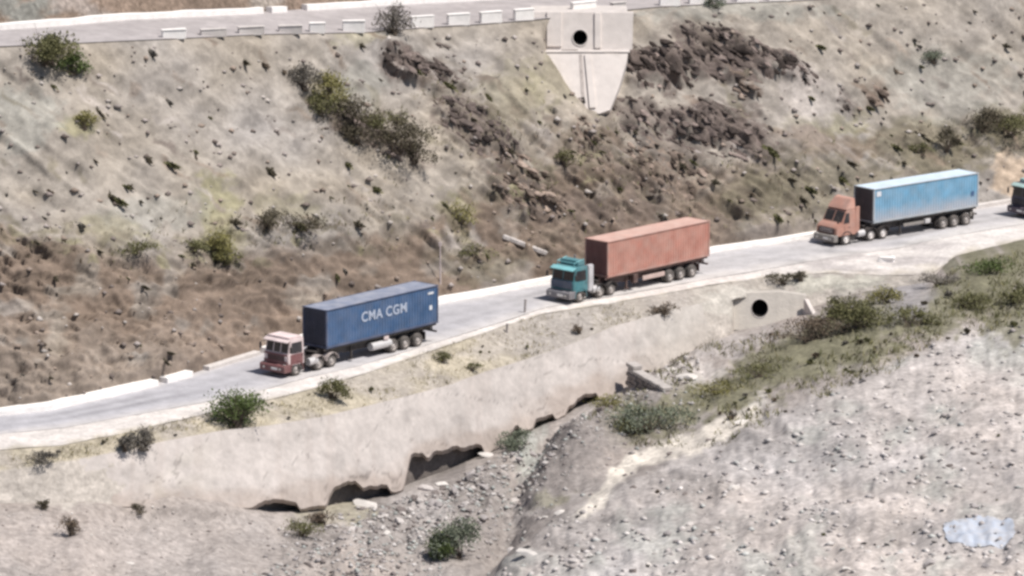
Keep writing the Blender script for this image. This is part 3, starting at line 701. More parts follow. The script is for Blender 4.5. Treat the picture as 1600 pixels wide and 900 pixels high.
# ------------------------------------------------------------------ culverts
conc = mat('culvert_concrete', (.62,.565,.53), .9, .12, 1.2, .03, 6, dust=(.52,.47,.43), dustamt=.2)
conc2 = mat('culvert_concrete_grey', (.54,.495,.465), .9, .14, 1.2, .03, 6)
hole_m = mat('pipe_shade', (.03,.027,.025), .95, .2, 5)  # near-black colour paints the shade inside the pipes and the weep hole
dark_conc = mat('dark_concrete', (.24,.21,.195), .9, .25, 3)
def ring_pipe(name, parent, c, rad, depth, th, tilt, m):
    """open pipe along +y (into the hill) with a dark inside"""
    mb = MB(); mb.lathe([(rad, depth), (rad, -.02), (rad+th, -.02), (rad+th, .3)], 24); o = mb.build(name, m, parent, True, loc=c, rot=tilt)
    mb = MB(); mb.lathe([(rad-.01, .06), (rad-.01, depth-.02), (.001, depth-.02)], 24); mb.build('pipe_bore', hole_m, o, True); return o
def wall_with_hole(mb, poly, cx, cz, r, y0, y1, n=28):
    """flat wall (x,z polygon, convex) with a round hole: front at y0, back at y1"""
    ang = [2*math.pi*k/n for k in range(n)]
    def hit(a):
        d = Vector((math.cos(a), math.sin(a))); best = 1e9
        for i in range(len(poly)):
            p, q = Vector(poly[i])-Vector((cx, cz)), Vector(poly[(i+1) % len(poly)])-Vector((cx, cz)); e = q-p
            den = d.x*e.y-d.y*e.x
            if abs(den) < 1e-9: continue
            t = (p.x*e.y-p.y*e.x)/den; u = (p.x*d.y-p.y*d.x)/den
            if t > 0 and -1e-6 <= u <= 1+1e-6: best = min(best, t)
        return d*best
    ang += [math.atan2(pz-cz, px-cx) % (2*math.pi) for px, pz in poly]; ang = sorted(set(round(a, 6) for a in ang)); n = len(ang)
    bm = mb.bm
    rings = []
    for y in (y0, y1):
        rings.append([bm.verts.new((cx+r*math.cos(a), y, cz+r*math.sin(a))) for a in ang]); rings.append([bm.verts.new((cx+hit(a).x, y, cz+hit(a).y)) for a in ang])
    i0, o0, i1, o1 = rings; fs = []
    for k in range(n):
        j = (k+1) % n
        for a, b in ((i0, o0), (o0, o1), (o1, i1), (i1, i0)): fs.append(bm.faces.new((a[k], a[j], b[j], b[k])))
    bmesh.ops.recalc_face_normals(bm, faces=fs)

# upper culvert: headwall with pipe, ledge, tapering chute below
foot = hill_at(np.array(934.), np.array(176.)); Yf = foot[1]
cul = empty('culvert_headwall', tuple(foot)); tag(cul, 'pale concrete culvert with round pipe and tapering chute under the upper road', 'culvert')
A_CH = R(52)
def chute_pt(x, y, extra=0.0): return at_slope(np.array(float(x)), np.array(float(y)), foot, A_CH) + np.array([0, -.45-extra, .1]) - foot
# chute body: outline on the sloping plane, 1.2 m thick
ol = [(846,84),(981,84),(978,100),(966,140),(953,172),(936,178),(917,174),(898,150),(868,110)]
fpts = [chute_pt(*q) for q in ol]; bpts = [q+np.array([0, 1.6, -.9]) for q in fpts]; n = len(ol)
V = np.array(fpts+bpts); F = [list(range(n))[::-1], list(range(n, 2*n))]+[[i, (i+1) % n, (i+1) % n+n, i+n] for i in range(n)]
bm = bmesh.new(); vs = [bm.verts.new(v) for v in V]; [bm.faces.new([vs[i] for i in f]) for f in F]; bmesh.ops.recalc_face_normals(bm, faces=bm.faces)
me = bpy.data.meshes.new('chute'); bm.to_mesh(me); bm.free(); obj('chute', me, conc, cul)
Lp, Rp = chute_pt(838, 83), chute_pt(984, 83); zl = (Lp[2]+Rp[2])/2; yl = (Lp[1]+Rp[1])/2; rz = math.atan2(Rp[1]-Lp[1], Rp[0]-Lp[0])*0
xa, xb = Lp[0], Rp[0]
MB().box(((xa+xb)/2, yl+.88, zl+.05), (xb-xa, 1.9, .12), .02, 1).build('ledge', conc2, cul)
top_px = 21; yw = yl+1.0
def wz(y): return float(at_Y(np.array(906.), np.array(float(y)), yw+Yf)[2]-foot[2])
def wxp(x): return float(at_Y(np.array(float(x)), np.array(60.), yw+Yf)[0]-foot[0])
zt = wz(22); hc = (wxp(906.5), wz(60)); hr = .64
mb = MB(); wall_with_hole(mb, [(wxp(836), zl+.10), (wxp(988), zl+.10), (wxp(990), zt-.05), (wxp(834), zt)], hc[0], hc[1], hr, yw, yw+.7); mb.build('headwall', conc, cul)
mb = MB(); mb.box(((wxp(866)), yw-.04, (zl+zt)/2+.2), (1.25, .3, (zt-zl)*.9), .04).build('buttress', conc, cul)
mb = MB(); mb.box(((wxp(934)), yw-.02, (zl+zt)/2+.1), (.55, .3, (zt-zl)*.92), .04).build('buttress', conc, cul)
MB().box((wxp(905), yw+3.2, zt-.14), (wxp(988)-wxp(836), 3.6, .26), .05).build('deck_slab', conc2, cul)
ring_pipe('drain_pipe', cul, (hc[0], yw-.03, hc[1]), hr-.04, 2.4, .10, (0,0,0), conc2)
for ch_ in cul.children:
    if ch_.name.split('.')[0] in ('headwall', 'buttress', 'drain_pipe'):
        off_ = ch_.location.z
        for v in ch_.data.vertices: v.co.y += (v.co.z+off_-zl)*math.tan(R(20))
        for g_ in ch_.children:
            for v in g_.data.vertices: v.co.y += (v.co.z+off_-zl)*math.tan(R(20))
# darker strip down the chute, weep hole at its end, streak below
q0, q1 = chute_pt(907, 86), chute_pt(911, 158); d = Vector(q1-q0); nrm = Vector((0, -math.sin(A_CH), math.cos(A_CH)))
def ribbon(name, a, b, w, lift, m, parent, h=.04):
    a, b = Vector(a), Vector(b); d = (b-a).normalized(); s = d.cross(nrm).normalized(); mb = MB()
    pts = [a-s*w/2, a+s*w/2, b+s*w/2, b-s*w/2]; lo = [mb.bm.verts.new(p_+nrm*(lift-h)) for p_ in pts]; hi = [mb.bm.verts.new(p_+nrm*lift) for p_ in pts]
    fs = [mb.bm.faces.new(hi), mb.bm.faces.new(lo[::-1])]+[mb.bm.faces.new((lo[i], lo[(i+1) % 4], hi[(i+1) % 4], hi[i])) for i in range(4)]
    bmesh.ops.recalc_face_normals(mb.bm, faces=fs); return mb.build(name, m, parent)
ribbon('dark_strip', q0, q1, .26, .03, mat('strip_concrete', (.40,.355,.33), .9, .2, 3), cul)
ribbon('channel_rib', chute_pt(918,86), chute_pt(926,170), .5, .16, conc, cul, .2)
ribbon('weep_hole', chute_pt(909,153), chute_pt(911,162), .42, .05, hole_m, cul)
ribbon('dark_streak', chute_pt(911,163), chute_pt(913,174), .24, .04, dark_conc, cul)
MB().box((wxp(890), yw-.42, zl+.10), (1.35, .14, .16), .02).build('outlet_lip', dark_conc, cul)

# lower culvert: headwall with pipe set in the bank below the road
fp = at_slope(np.array(1190.), np.array(503.), prof(np.array(1190.))['H'], A_APRON)
lc = empty('culvert_headwall', tuple(fp+np.array([0,-.25,0]))); tag(lc, 'pale headwall with dark round pipe mouth below the lower road', 'culvert')
sc = 20.3
def lx(x): return (x-1190)/sc
def lz(y): return (503-y)/sc
mb = MB(); wall_with_hole(mb, [(lx(1140), -.5), (lx(1256), -.5), (lx(1262), lz(462)), (lx(1225), lz(457)), (lx(1150), lz(459)), (lx(1133), lz(470))], lx(1187), lz(481), .70, -.2, .6); mb.build('headwall', mat('headwall_lower', (.50,.46,.415), .9, .2, 1.2, .06, 5, dust=(.40,.365,.32), dustamt=.35), lc)
MB().box((lx(1194), .30, lz(461)), (4.4, .9, .12), .05).build('coping', conc, lc)
ring_pipe('drain_pipe', lc, (lx(1187), -.22, lz(481)), .67, 2.2, .05, (0,0,0), conc2)
for s_, xx_ in ((-1, 1131), (1, 1262)):
    mb = MB(); mb.prism([(-.2, -.6), (2.6, -.6), (2.6, -.2), (0, 1.9), (-.2, 1.9)], -.18, .18, .03); o = mb.build('wing_wall', conc, lc, loc=(lx(xx_), -.1, 0), rot=(0, 0, R(-90-s_*-28)))

for ch_ in lc.children:
    if ch_.name.split('.')[0] in ('headwall', 'coping', 'drain_pipe'):
        for q_ in [ch_]+list(ch_.children):
            for v in q_.data.vertices: v.co.y += (v.co.z+ch_.location.z)*math.tan(R(26))
# ------------------------------------------------------------------ broken masonry in the stream bed
masonry = mat('masonry_shaded', (.235,.205,.190), .92, .3, 2.5, .06, 7); masonry_lit = mat('masonry_lit', (.42,.385,.36), .92, .2, 2, .05, 7)
WA, WB = near_at(np.array(984.), np.array(606.)), near_at(np.array(1048.), np.array(622.))
wz_ = (WA[2]+WB[2])/2+.1; wd = Vector((WB[0]-WA[0], WB[1]-WA[1], 0)); WL = wd.length
bw = empty('broken_wall', (float(WA[0]), float(WA[1]), float(wz_)), (0, R(3), math.atan2(wd.y, wd.x))); tag(bw, 'stub of broken masonry wall standing at the end of the concrete facing in the stream bed', 'wall')
nc = int(WL/.62)+1
for r_ in range(5):
    n_ = nc-[0, 0, 0, 1, nc-2][r_]
    for c_ in range(n_):
        mb = MB(); mb.box((.3+c_*.62+(r_ % 2)*.2+rnd.uniform(-.04,.04), rnd.uniform(-.04,.04), -.15+r_*.36), (.58, .85+rnd.uniform(-.1,.1), .33), .05, 1)
        mb.build('stone_block', masonry if r_ < 3 else masonry_lit, bw)  # upper courses painted paler as sunlit top, lower ones dark as shaded face
# slabs of concrete fallen from the facing
FALL = [(572,792,1.25,.55,.22,-38,28,3,'pale tilted concrete slab fallen below the facing'),(825,876,1.5,.42,.2,-42,15,3,'long white slab lying at the foot of the gravel terrace'),
        (1075,598,1.0,.7,.35,-20,10,3,'white concrete chunk right of the broken masonry stub'),(1050,588,.6,.5,.3,10,20,3,'small pale chunk leaning by the broken masonry stub'),
        (665,765,.7,.4,.25,-30,20,0,'pale block lying in the gully under the broken facing'),(690,757,.6,.3,.2,25,10,3,'white broken slab end in the gully under the facing'),
        (760,712,.7,.35,.2,-20,12,3,'thin pale slab under the undermined facing foot'),(1385,408,.62,.3,.22,-8,0,3,'small white oblong stone lying on the road shoulder below the pale blue truck'),
        (1160,660,.7,.45,.3,20,10,3,'pale block on the terrace crest'),(648,740,.55,.45,.4,10,20,1,'grey block wedged against the broken facing foot'),(798,655,.5,.5,.55,20,5,2,'dark squat rock at the broken end of the facing'),
        (925,600,.35,.5,.65,10,12,2,'dark upright stone at the foot of the facing'),(905,615,.4,.4,.4,40,12,2,'low dark stone beside the upright stone at the facing foot')]
for x, y, a, b, c_, rz_, tx, mi, lab in FALL:
    P = at_z(np.array(float(x)), np.array(float(y)), -.03) if y < 430 else near_at(np.array(float(x)), np.array(float(y)))
    if x != 1385:
        o = obj('fallen_slab' if mi != 2 else 'rock', STONES[mi][x % 4], loc=tuple(P+np.array([0,0,c_*.35])), rot=(R(tx), R(tx*.4), R(rz_)), scale=(a*1.1, b*1.15, c_*1.5))
        tag(o, lab, 'slab' if mi != 2 else 'rock'); continue
    mb = MB(); mb.box((0,0,0), (2*a, 2*b, 2*c_), .06, 1); r_ = random.Random(x)
    for v in mb.bm.verts: v.co += Vector((r_.uniform(-1,1)*a*.28, r_.uniform(-1,1)*b*.35, r_.uniform(-1,1)*c_*.35))
    tag(mb.build('fallen_slab' if mi != 2 else 'rock', (stone_m[mi] if x != 1385 else white_paint), loc=tuple(P+np.array([0,0,c_*.7])), rot=(R(tx), R(tx*.4), R(rz_))), lab, 'slab' if mi != 2 else 'rock')

# pale ledge running down to the teal truck
A_, B_ = hill_at(np.array(790.), np.array(368.)), hill_at(np.array(852.), np.array(402.))
d = Vector(B_-A_); mb = MB()
for k in range(7):
    t = k/6; mb.box((d.length*(t-.5), rnd.uniform(-.08,.08), .12), (d.length/6*1.15, .42+rnd.uniform(-.08,.1), .42), .09, 1, Matrix.Rotation(rnd.uniform(-.2,.2), 3, 'X'))
o = mb.build('rock_ledge', stone_m[0], loc=tuple((A_+B_)/2), rot=d.to_track_quat('X', 'Z').to_euler()); tag(o, 'pale slanting ledge of rock above the cab of the teal truck', 'rock')

LM_T = [(1528,832,'near the pale blue plastic sheet'),(1390,850,'near the row of black scraps'),(830,870,'near the long white slab'),(985,800,'below the pale sand strip'),(1110,700,'by the dark crest boulder'),(1200,800,'in the middle of the terrace'),(1130,880,'at the bottom edge of the picture'),(1300,660,'on the upper middle of the terrace'),(1480,640,'on the upper right of the terrace'),(1580,720,'at the right edge'),(1560,560,'below the mound at the right'),(1400,740,'between plastic sheet and terrace crest'),(960,880,'at the bottom, right of the long white slab')]
LM_G = [(712,840,'beside the tall gully bush'),(800,700,'by the pale bush at the broken facing end'),(580,800,'near the tilted pale slab'),(690,740,'under the undermined facing'),(620,870,'at the bottom of the gully'),(850,760,'on the sandy stream bank'),(960,640,'below the upright stone'),(760,790,'in the middle of the gully')]
LM_H = [(100,100,'below the two bushes at top left'),(130,200,'around the yellowish clump at left'),(60,300,'at the far left'),(250,180,'on the open scree left of centre'),(330,330,'above the yellow-green brow bush'),(500,110,'above the bushy rock strip'),(480,260,'below the bushy rock strip'),(650,330,'above the leading blue container'),(700,70,'under the white parapet blocks'),(800,140,'left of the culvert chute'),(760,230,'by the slanting rock band'),(1300,60,'at the top edge'),(1330,120,'near the brown boulder'),(1460,60,'around the lone shrub'),(1560,80,'at the upper right corner'),(1480,160,'above the pale blue container'),(100,450,'at the left end of the brown cut'),(250,520,'low on the brown cut'),(420,470,'on the cut behind the leading cab'),(600,420,'on the cut above the leading trailer'),(760,400,'on the cut left of the teal truck'),(920,320,'above the teal cab'),(1050,290,'above the red container'),(1200,260,'right of the red container'),(1230,330,'left of the salmon cab'),(1400,230,'behind the pale blue container roof'),(1500,230,'behind the tail of the pale blue container')]
LM_M = [(1000,640,'by the spreading grey-green bush'),(1100,620,'on its lower left end'),(1200,590,'below the brown scrub'),(1330,540,'below the olive bush'),(1400,460,'near the yellowish bush'),(1450,520,'on its middle'),(1540,420,'on its upper right end'),(1590,480,'by the bush at the right edge'),(200,690,'near the dry grey pair'),(380,660,'near the big green bush'),(560,610,'right of the small rounded bush'),(720,570,'below the leading trailer'),(900,510,'in front of the teal cab'),(1050,480,'below the red container'),(900,830,'at its left end'),(1200,760,'in its middle'),(1450,700,'at its right end')]
def near_of(lst, x, y): return min(lst, key=lambda l: (l[0]-x)**2+((l[1]-y)*1.6)**2)[2]
def size_of(s): return 'small ' if s < .2 else ('' if s < .32 else 'large ')
# ------------------------------------------------------------------ scattered stones on the terrace
cand = []
while len(cand) < 175:
    x, y = rnd.uniform(740, 1600), rnd.uniform(520, 905)
    yc = float(np.interp(x, kx, KY[3]))
    if y < yc+8 or (y < yc+60 and rnd.random() < .5): continue
    if float(fbm(np.array(x/75), np.array(y/32), 0, 4, 131)) < .48 and rnd.random() < .75: continue
    s = rnd.choice([.16,.18,.2,.22,.26,.3,.36,.44])*(.6+.4*(y-400)/500); cand.append((x, y, s))
P = near_at(np.array([c[0] for c in cand]), np.array([c[1] for c in cand]))
for (x, y, s), p_ in zip(cand[:300], P):
    k = rnd.choices([0,1,2,3], [.46,.32,.08,.14])[0]
    put_stone('stone', p_+np.array([0,0,s*.12]), s, STONES[k][rnd.randrange(4)], size_of(s)+['pale','grey','dark','whitish'][k]+' stone on the gravel terrace '+near_of(LM_T, x, y), 'stone', 'stones on the near terrace')
# stones of the stream bed and gully
GS = [(x, y) for x, y in ((rnd.uniform(430, 1010), rnd.uniform(640, 900)) for _ in range(900))]
cnt = 0
for x, y in GS:
    yi = float(np.interp(x, kx, KY[0])); yc = float(np.interp(x, kx, KY[3]))
    if y < yi+6 or y > yc-4: continue
    if abs(x-(1010-(y-560)*1.35)) > 85 and rnd.random() < .85: continue
    s = rnd.uniform(.16, .5); k = rnd.choices([0,1,2,3], [.25,.45,.2,.1])[0]
    put_stone('stone', near_at(np.array(x), np.array(y))+np.array([0,0,s*.1]), s, STONES[k][rnd.randrange(4)], size_of(s)+['pale','grey','dark','whitish'][k]+' rubble stone in the stream gully '+near_of(LM_G, x, y), 'stone', 'rubble in the stream gully')
    cnt += 1
    if cnt > 95: break
for x, y, s in ((540,805,.3),(700,735,.5),(728,720,.45),(655,722,.4)):
    pass
# fine gravel nobody could count
def gravel(name, n, region, s0, s1, pal, seed, label, at):
    r = np.random.default_rng(seed); src = [(np.array([v.co[:] for v in STONES[0][k].vertices]), None) for k in range(1)]
    oct_ = np.array([(1,0,0),(-1,0,0),(0,1,0),(0,-1,0),(0,0,1),(0,0,-1)], float); of = np.array([(0,2,4),(2,1,4),(1,3,4),(3,0,4),(2,0,5),(1,2,5),(3,1,5),(0,3,5)])
    x, y = region(r, n); P = at(x, y); n = len(x)
    s = s0+(s1-s0)*r.random(n)**3; th = r.random(n)*6.28
    V = oct_[None]*(1+.5*(r.random((n,6,1))-.5)); V = V*(s[:, None]*np.stack([np.ones(n)*1.25, np.ones(n)*.85, np.ones(n)*.6], -1))[:, None, :]
    c_, s_ = np.cos(th)[:, None], np.sin(th)[:, None]
    vx = V[..., 0]*c_-V[..., 1]*s_; vy = V[..., 0]*s_+V[..., 1]*c_; V = np.stack([vx, vy, V[..., 2]], -1)+P[:, None]+np.array([0,0,1.])*(s*.1)[:, None, None]
    F = (of[None]+6*np.arange(n)[:, None, None]).reshape(-1, 3)
    me = mesh_np(name, V.reshape(-1, 3), F, smooth=False)
    pal = np.array(pal); c = pal[r.integers(0, len(pal), n)]*(.8+.4*r.random((n,1))); set_soil(me, np.repeat(c, 6, 0))
    me.materials.append(GRAVM); tag(obj(name, me), label, 'gravel', kind='stuff')
GRAVM = ground_mat('gravel_stones', speck=.2, bump=0, fine=3)
def reg_terrace(r, n):
    x = r.uniform(-100, 1800, n*3); y = r.uniform(500, 1000, n*3); cl = sstep(.36, .66, fbm(x/75, y/32, 0, 4, 131)); k = r.random(n*3) < terrace(x, y)*sstep(-20, 100, y-np.interp(x, kx, KY[3])+30)*(.12+.88*cl); return x[k][:n], y[k][:n]
gravel('terrace_gravel', 5200, reg_terrace, .04, .36, [(.54,.50,.48),(.46,.42,.40),(.40,.365,.35),(.30,.27,.255),(.60,.56,.53),(.43,.43,.41)], 3, 'loose pale gravel covering the near terrace', near_at)
def reg_gully(r, n):
    x = r.uniform(380, 1100, n*6); y = r.uniform(560, 940, n*6); yi = np.interp(x, kx, KY[0]); yc = np.interp(x, kx, KY[3])
    k = (y > yi+5) & (y < yc) & (r.random(n*6) < np.exp(-((x-(1010-(y-560)*1.35))/110)**2)); return x[k][:n], y[k][:n]
gravel('gully_gravel', 3500, reg_gully, .06, .3, [(.42,.39,.37),(.33,.30,.29),(.22,.19,.18),(.5,.47,.45),(.36,.37,.35)], 4, 'loose grey rubble along the stream gully', near_at)
def reg_hill(r, n):
    x = r.uniform(-150, 1750, n); y = r.uniform(10, 640, n); k = (y > L_C(x)+12) & (y < L_E(x)-6); return x[k], y[k]
gravel('hill_scree', 2600, reg_hill, .05, .40, [(.42,.38,.35),(.33,.29,.27),(.22,.185,.17),(.17,.14,.125),(.30,.24,.20)], 5, 'loose scree lying over the slope between the roads', hill_at)
def reg_left(r, n):
    x = r.uniform(-200, 560, n*2); y = r.uniform(790, 960, n*2); k = y > np.interp(x, kx, KY[0])+8; return x[k][:n], y[k][:n]
gravel('bank_gravel', 900, reg_left, .04, .16, [(.46,.42,.39),(.34,.30,.28),(.2,.17,.16),(.58,.54,.5)], 6, 'sparse gravel over the sandy ground at lower left', near_at)

# ------------------------------------------------------------------ bushes and tufts
def leaf_mat(name, c, var=.3): return mat(name, c, .75, var, 2.5, 0, spec=.15)
LEAF = dict(green=leaf_mat('leaf_green', (.115,.150,.055)), olive=leaf_mat('leaf_olive', (.150,.145,.070)), greyg=leaf_mat('leaf_greygreen', (.185,.205,.150)),
            grey=leaf_mat('leaf_dry_grey', (.185,.168,.145)), yellow=leaf_mat('leaf_yellowgreen', (.235,.215,.085)), dark=leaf_mat('leaf_dark', (.100,.086,.060)), brown=leaf_mat('leaf_dry_brown', (.165,.128,.095)))
TWIG = mat('twig', (.115,.090,.070), .9, .25, 4)
def bush_meshes(w, d, h, n, leaf, seed, twiggy=0, lumps=3, up=.55):
    """foliage: leaf blades clustered round twig tips in several clumps; stems: branching twigs"""
    n = int(n*2.0); leaf = leaf*.8
    r = np.random.default_rng(seed); rr = random.Random(seed)
    cl = []
    for k in range(lumps+3):
        a = rr.random()*6.28; q = rr.uniform(.1, .85)
        cl.append((math.cos(a)*q*w/2, math.sin(a)*q*d/2, h*rr.uniform(.12, .62)*(1.1-.5*q), rr.uniform(.22, .55)))
    tips = []
    for _ in range(max(14, n//9)):
        cx, cy, cz, q = rr.choice(cl); th = rr.random()*6.28; ph = math.acos(rr.uniform(-.35, 1)); f = rr.uniform(.55, 1.12)
        tips.append((cx+math.cos(th)*math.sin(ph)*w/2*q*f, cy+math.sin(th)*math.sin(ph)*d/2*q*f, max(.05*h, cz+math.cos(ph)*h*.5*f*(q+.25))))
    tips = np.array(tips); idx = r.integers(0, len(tips), n)
    c = tips[idx]+r.normal(0, 1, (n, 3))*np.array([w, d, h])*.07; c[:, 2] = np.maximum(c[:, 2], .02)
    di = r.normal(0, 1, (n, 3)); di[:, 2] = abs(di[:, 2])*up*2+.1; di /= np.linalg.norm(di, axis=1)[:, None]
    sd_ = np.cross(di, r.normal(0, 1, (n, 3))); sd_ /= np.linalg.norm(sd_, axis=1)[:, None]
    ln = leaf*(.6+.8*r.random((n, 1))); wd = ln*.33
    V = np.stack([c, c+di*ln*.5+sd_*wd, c+di*ln, c+di*ln*.5-sd_*wd], 1).reshape(-1, 3); F = np.arange(4*n).reshape(-1, 4)
    fol = mesh_np('foliage', V, F, smooth=False)
    mb = MB(); k = 0
    for tp in tips[:: max(1, len(tips)//(16+twiggy))]:
        b = Vector((rr.uniform(-.12,.12)*w, rr.uniform(-.12,.12)*d, -.1)); m_ = Vector(tp)*.5+Vector((rr.uniform(-.05,.05)*w, 0, .08*h))
        mb.cyl(b, m_, .028*h**.5, 5, .02*h**.5); mb.cyl(m_, Vector(tp), .02*h**.5, 5, .008)
    for _ in range(twiggy):
        th = rr.random()*6.28; tp = Vector((math.cos(th)*w*.42*rr.random(), math.sin(th)*d*.42*rr.random(), h*rr.uniform(.75, 1.12))); mb.cyl((0,0,0), tp*.6, .03, 5, .022); mb.cyl(tp*.6, tp, .022, 5, .008)
        for _ in range(2): mb.cyl(tp*.7, tp*.7+Vector((rr.uniform(-.3,.3), rr.uniform(-.3,.3), rr.uniform(.1,.4)))*h*.4, .014, 4, .006)
    return fol, mb.mesh('stems')
def where(x, y, zone):
    x, y = np.array(float(x)), np.array(float(y))
    if zone == 'hill': return hill_at(x, y)
    if zone == 'near': return near_at(x, y)
    if zone == 'verge': return at_slope(x, y, prof(x)['G'], A_STRIP)
    if zone == 'bank': return at_slope(x, y, prof(x)['H'], A_APRON)
    return at_z(x, y, 0.0)
def bush(x, y, wpx, hpx, leafk, zone, label, seed, n=900, leaf=.20, twiggy=0, lumps=4, name='bush', cat='bush', dr=.8):
    P = where(x, y, zone); s = FPX/np.linalg.norm(P-np.array([0,0,CAM_H])); w, h = 1.18*wpx/s, 1.2*hpx/s
    e = empty(name, tuple(P), (0,0,0)); tag(e, label, cat)
    f, st = bush_meshes(w, w*dr, h, n, leaf, seed, twiggy, lumps)
    obj('foliage', f, LEAF[leafk], e); obj('stems', st, TWIG, e); return e
bush(368,668,88,56,'green','verge','big green bush with bare twigs on the verge in front of the leading truck',1,1500,.22,7,5)
bush(520,622,44,36,'olive','verge','small rounded olive bush on the verge beside the cab of the leading truck',2,650,.18,0,3)
bush(226,702,44,30,'grey','verge','dry grey bush on the verge at left, right half of the pair',3,600,.18,2,3)
bush(194,704,36,26,'grey','verge','dry grey bush on the verge at left, left half of the pair',4,500,.18,2,2)
bush(68,722,44,18,'grey','verge','low dry grey shrub on the verge at far left',5,350,.16,2,3)
bush(72,98,80,52,'olive','hill','olive bush below the upper road at top left, larger one',6,1300,.24,2,5)
bush(112,108,60,40,'green','hill','green bush below the upper road at top left, lower right of its neighbour',7,800,.22,0,4)
bush(612,54,62,44,'grey','hill','grey twiggy bush growing through the gap in the upper parapet',8,800,.2,9,4)
bush(712,872,74,66,'greyg','near','tall grey-green bush in the stream gully at the bottom of the picture',9,1500,.22,3,4)
bush(690,876,44,40,'green','near','dark green clump at the left foot of the tall gully bush',10,500,.2,0,3)
bush(1020,676,100,44,'greyg','near','spreading grey-green bush on the stream bank below the broken masonry stub',11,1300,.2,0,5)
bush(985,684,56,26,'olive','near','low dark olive bush left of the spreading grey-green bush',12,450,.18,0,3)
bush(1340,512,84,44,'olive','near','olive bush on the mound right of the lower culvert',13,1200,.22,2,5)
bush(1268,532,110,34,'brown','near','dry brown scrub on the left end of the mound by the lower culvert',14,1000,.2,8,5)
bush(1300,500,60,32,'olive','near','small olive bush on the mound crest between brown scrub and larger olive bush',15,600,.2,2,3)
bush(1385,478,50,26,'yellow','near','yellowish bush on the mound behind the olive bush',16,500,.18,0,3)
bush(1222,443,44,16,'dark','verge','low dark shrub above the lower culvert, left of the pair',17,350,.16,0,3)
bush(1252,441,26,17,'dark','verge','small round dark shrub above the lower culvert, right of the pair',18,280,.15,0,2)
bush(1458,96,44,26,'greyg','hill','lone grey-green shrub on the smooth slope at upper right',19,500,.18,0,3)
bush(474,142,48,36,'grey','hill','greyish bush at the upper end of the bushy rock strip left of centre',20,700,.2,2,3)
bush(514,165,66,40,'yellow','hill','yellow-green bush in the bushy rock strip left of centre',21,1000,.2,0,4)
bush(545,212,84,54,'dark','hill','dark bush below the yellow-green bush in the rock strip',22,900,.2,0,4)
bush(615,250,108,58,'dark','hill','dark shaded bush at the lower end of the rock strip',23,1100,.22,0,4)
bush(622,192,34,24,'olive','hill','small olive shrub right of the bushy rock strip',24,350,.17,0,2)
bush(1575,212,90,36,'olive','hill','olive bush on the slope above the last truck at the right edge',25,900,.22,0,4)
bush(1535,205,60,34,'dark','hill','dark bush left of the olive bush above the last truck',26,700,.22,0,4)
bush(1478,240,34,34,'dark','hill','dark upright bush behind the roof of the pale blue container',27,500,.2,0,3)
bush(1440,246,36,22,'olive','hill','low olive shrub behind the middle of the pale blue container',28,350,.18,0,3)
bush(1118,18,34,20,'greyg','hill','small green shrub under the parapet at the top edge right of the culvert',29,380,.17,0,3)
bush(1034,494,42,20,'brown','verge','dry brown tuft on the verge below the red container truck',30,350,.16,4,3)
bush(690,565,34,15,'olive','verge','low olive tuft on the verge below the trailer of the leading truck',31,300,.15,0,3)
bush(736,578,26,11,'olive','verge','tiny olive tuft right of the low tuft on the verge',32,200,.14,0,2)
bush(906,520,22,12,'brown','verge','tiny dry tuft on the verge in front of the teal cab',33,180,.14,2,2)
bush(112,838,34,28,'brown','near','dark dry tuft on the sandy ground at lower left',34,350,.15,6,2)
bush(70,794,24,14,'dark','near','small dark tuft at the foot of the bank at far left',35,200,.14,0,2)
bush(218,800,26,14,'dark','near','small dark tuft on the left shoulder of the sand heap',36,220,.14,0,2)
bush(470,838,60,26,'olive','near','scrubby olive growth right of the sand heap',37,450,.16,2,4)
bush(505,818,44,24,'brown','near','dry brown growth under the broken facing',38,380,.16,3,3)
bush(1588,470,56,34,'olive','near','olive bush on the mound at the right edge',39,600,.2,0,4)
bush(335,398,54,40,'yellow','hill','yellow-green bush on the brow of the brown cut',40,800,.2,0,4)
bush(352,415,44,24,'olive','hill','olive grass clump hanging over the brow of the brown cut',41,450,.18,0,3)
bush(420,368,64,32,'dark','hill','dark low scrub on the brow right of the yellow-green bush',42,450,.18,0,3)
bush(472,374,70,34,'dark','hill','dark scrub on the brow above the leading truck, rightmost of the pair',43,500,.18,0,3)
bush(130,196,44,24,'yellow','hill','yellowish grass clump high on the slope at left',44,450,.17,0,3)
bush(800,700,56,34,'greyg','near','pale grey-green bush in the gully at the broken end of the facing',45,800,.18,2,4)
bush(880,262,40,26,'olive','hill','olive scrub on the slope left of the culvert gully',46,350,.17,0,3)

bush(560,232,70,40,'dark','hill','dark bush in the middle of the rock strip left of centre',47,800,.2,0,4)
bush(645,262,56,34,'dark','hill','dark bush at the lowest tip of the rock strip',48,600,.2,0,4)
bush(578,200,50,34,'olive','hill','olive bush on the upper edge of the rock strip',49,600,.2,0,4)
bush(500,182,50,34,'olive','hill','olive bush at the left edge of the rock strip',50,600,.2,0,4)
bush(1425,508,80,26,'olive','near','low olive scrub in the middle of the mound',51,700,.18,0,5)
bush(1505,478,84,26,'olive','near','low olive scrub on the right half of the mound',52,700,.18,0,5)
bush(1548,430,70,26,'green','near','green scrub on the crest of the mound near the right edge',53,650,.18,0,4)
bush(1470,445,60,18,'grey','near','grey low scrub on the mound crest below the pale blue truck',54,420,.16,2,4)
bush(1190,585,80,22,'olive','near','low olive scrub at the lower left end of the mound',55,550,.17,0,5)
bush(1120,615,70,20,'yellow','near','yellowish low scrub right of the broken masonry stub',56,450,.16,0,4)
bush(945,650,60,20,'yellow','near','yellowish grass on the sandy stream bank',57,420,.15,0,4)
bush(300,392,46,22,'olive','hill','olive scrub left of the yellow-green brow bush',58,400,.17,0,3)
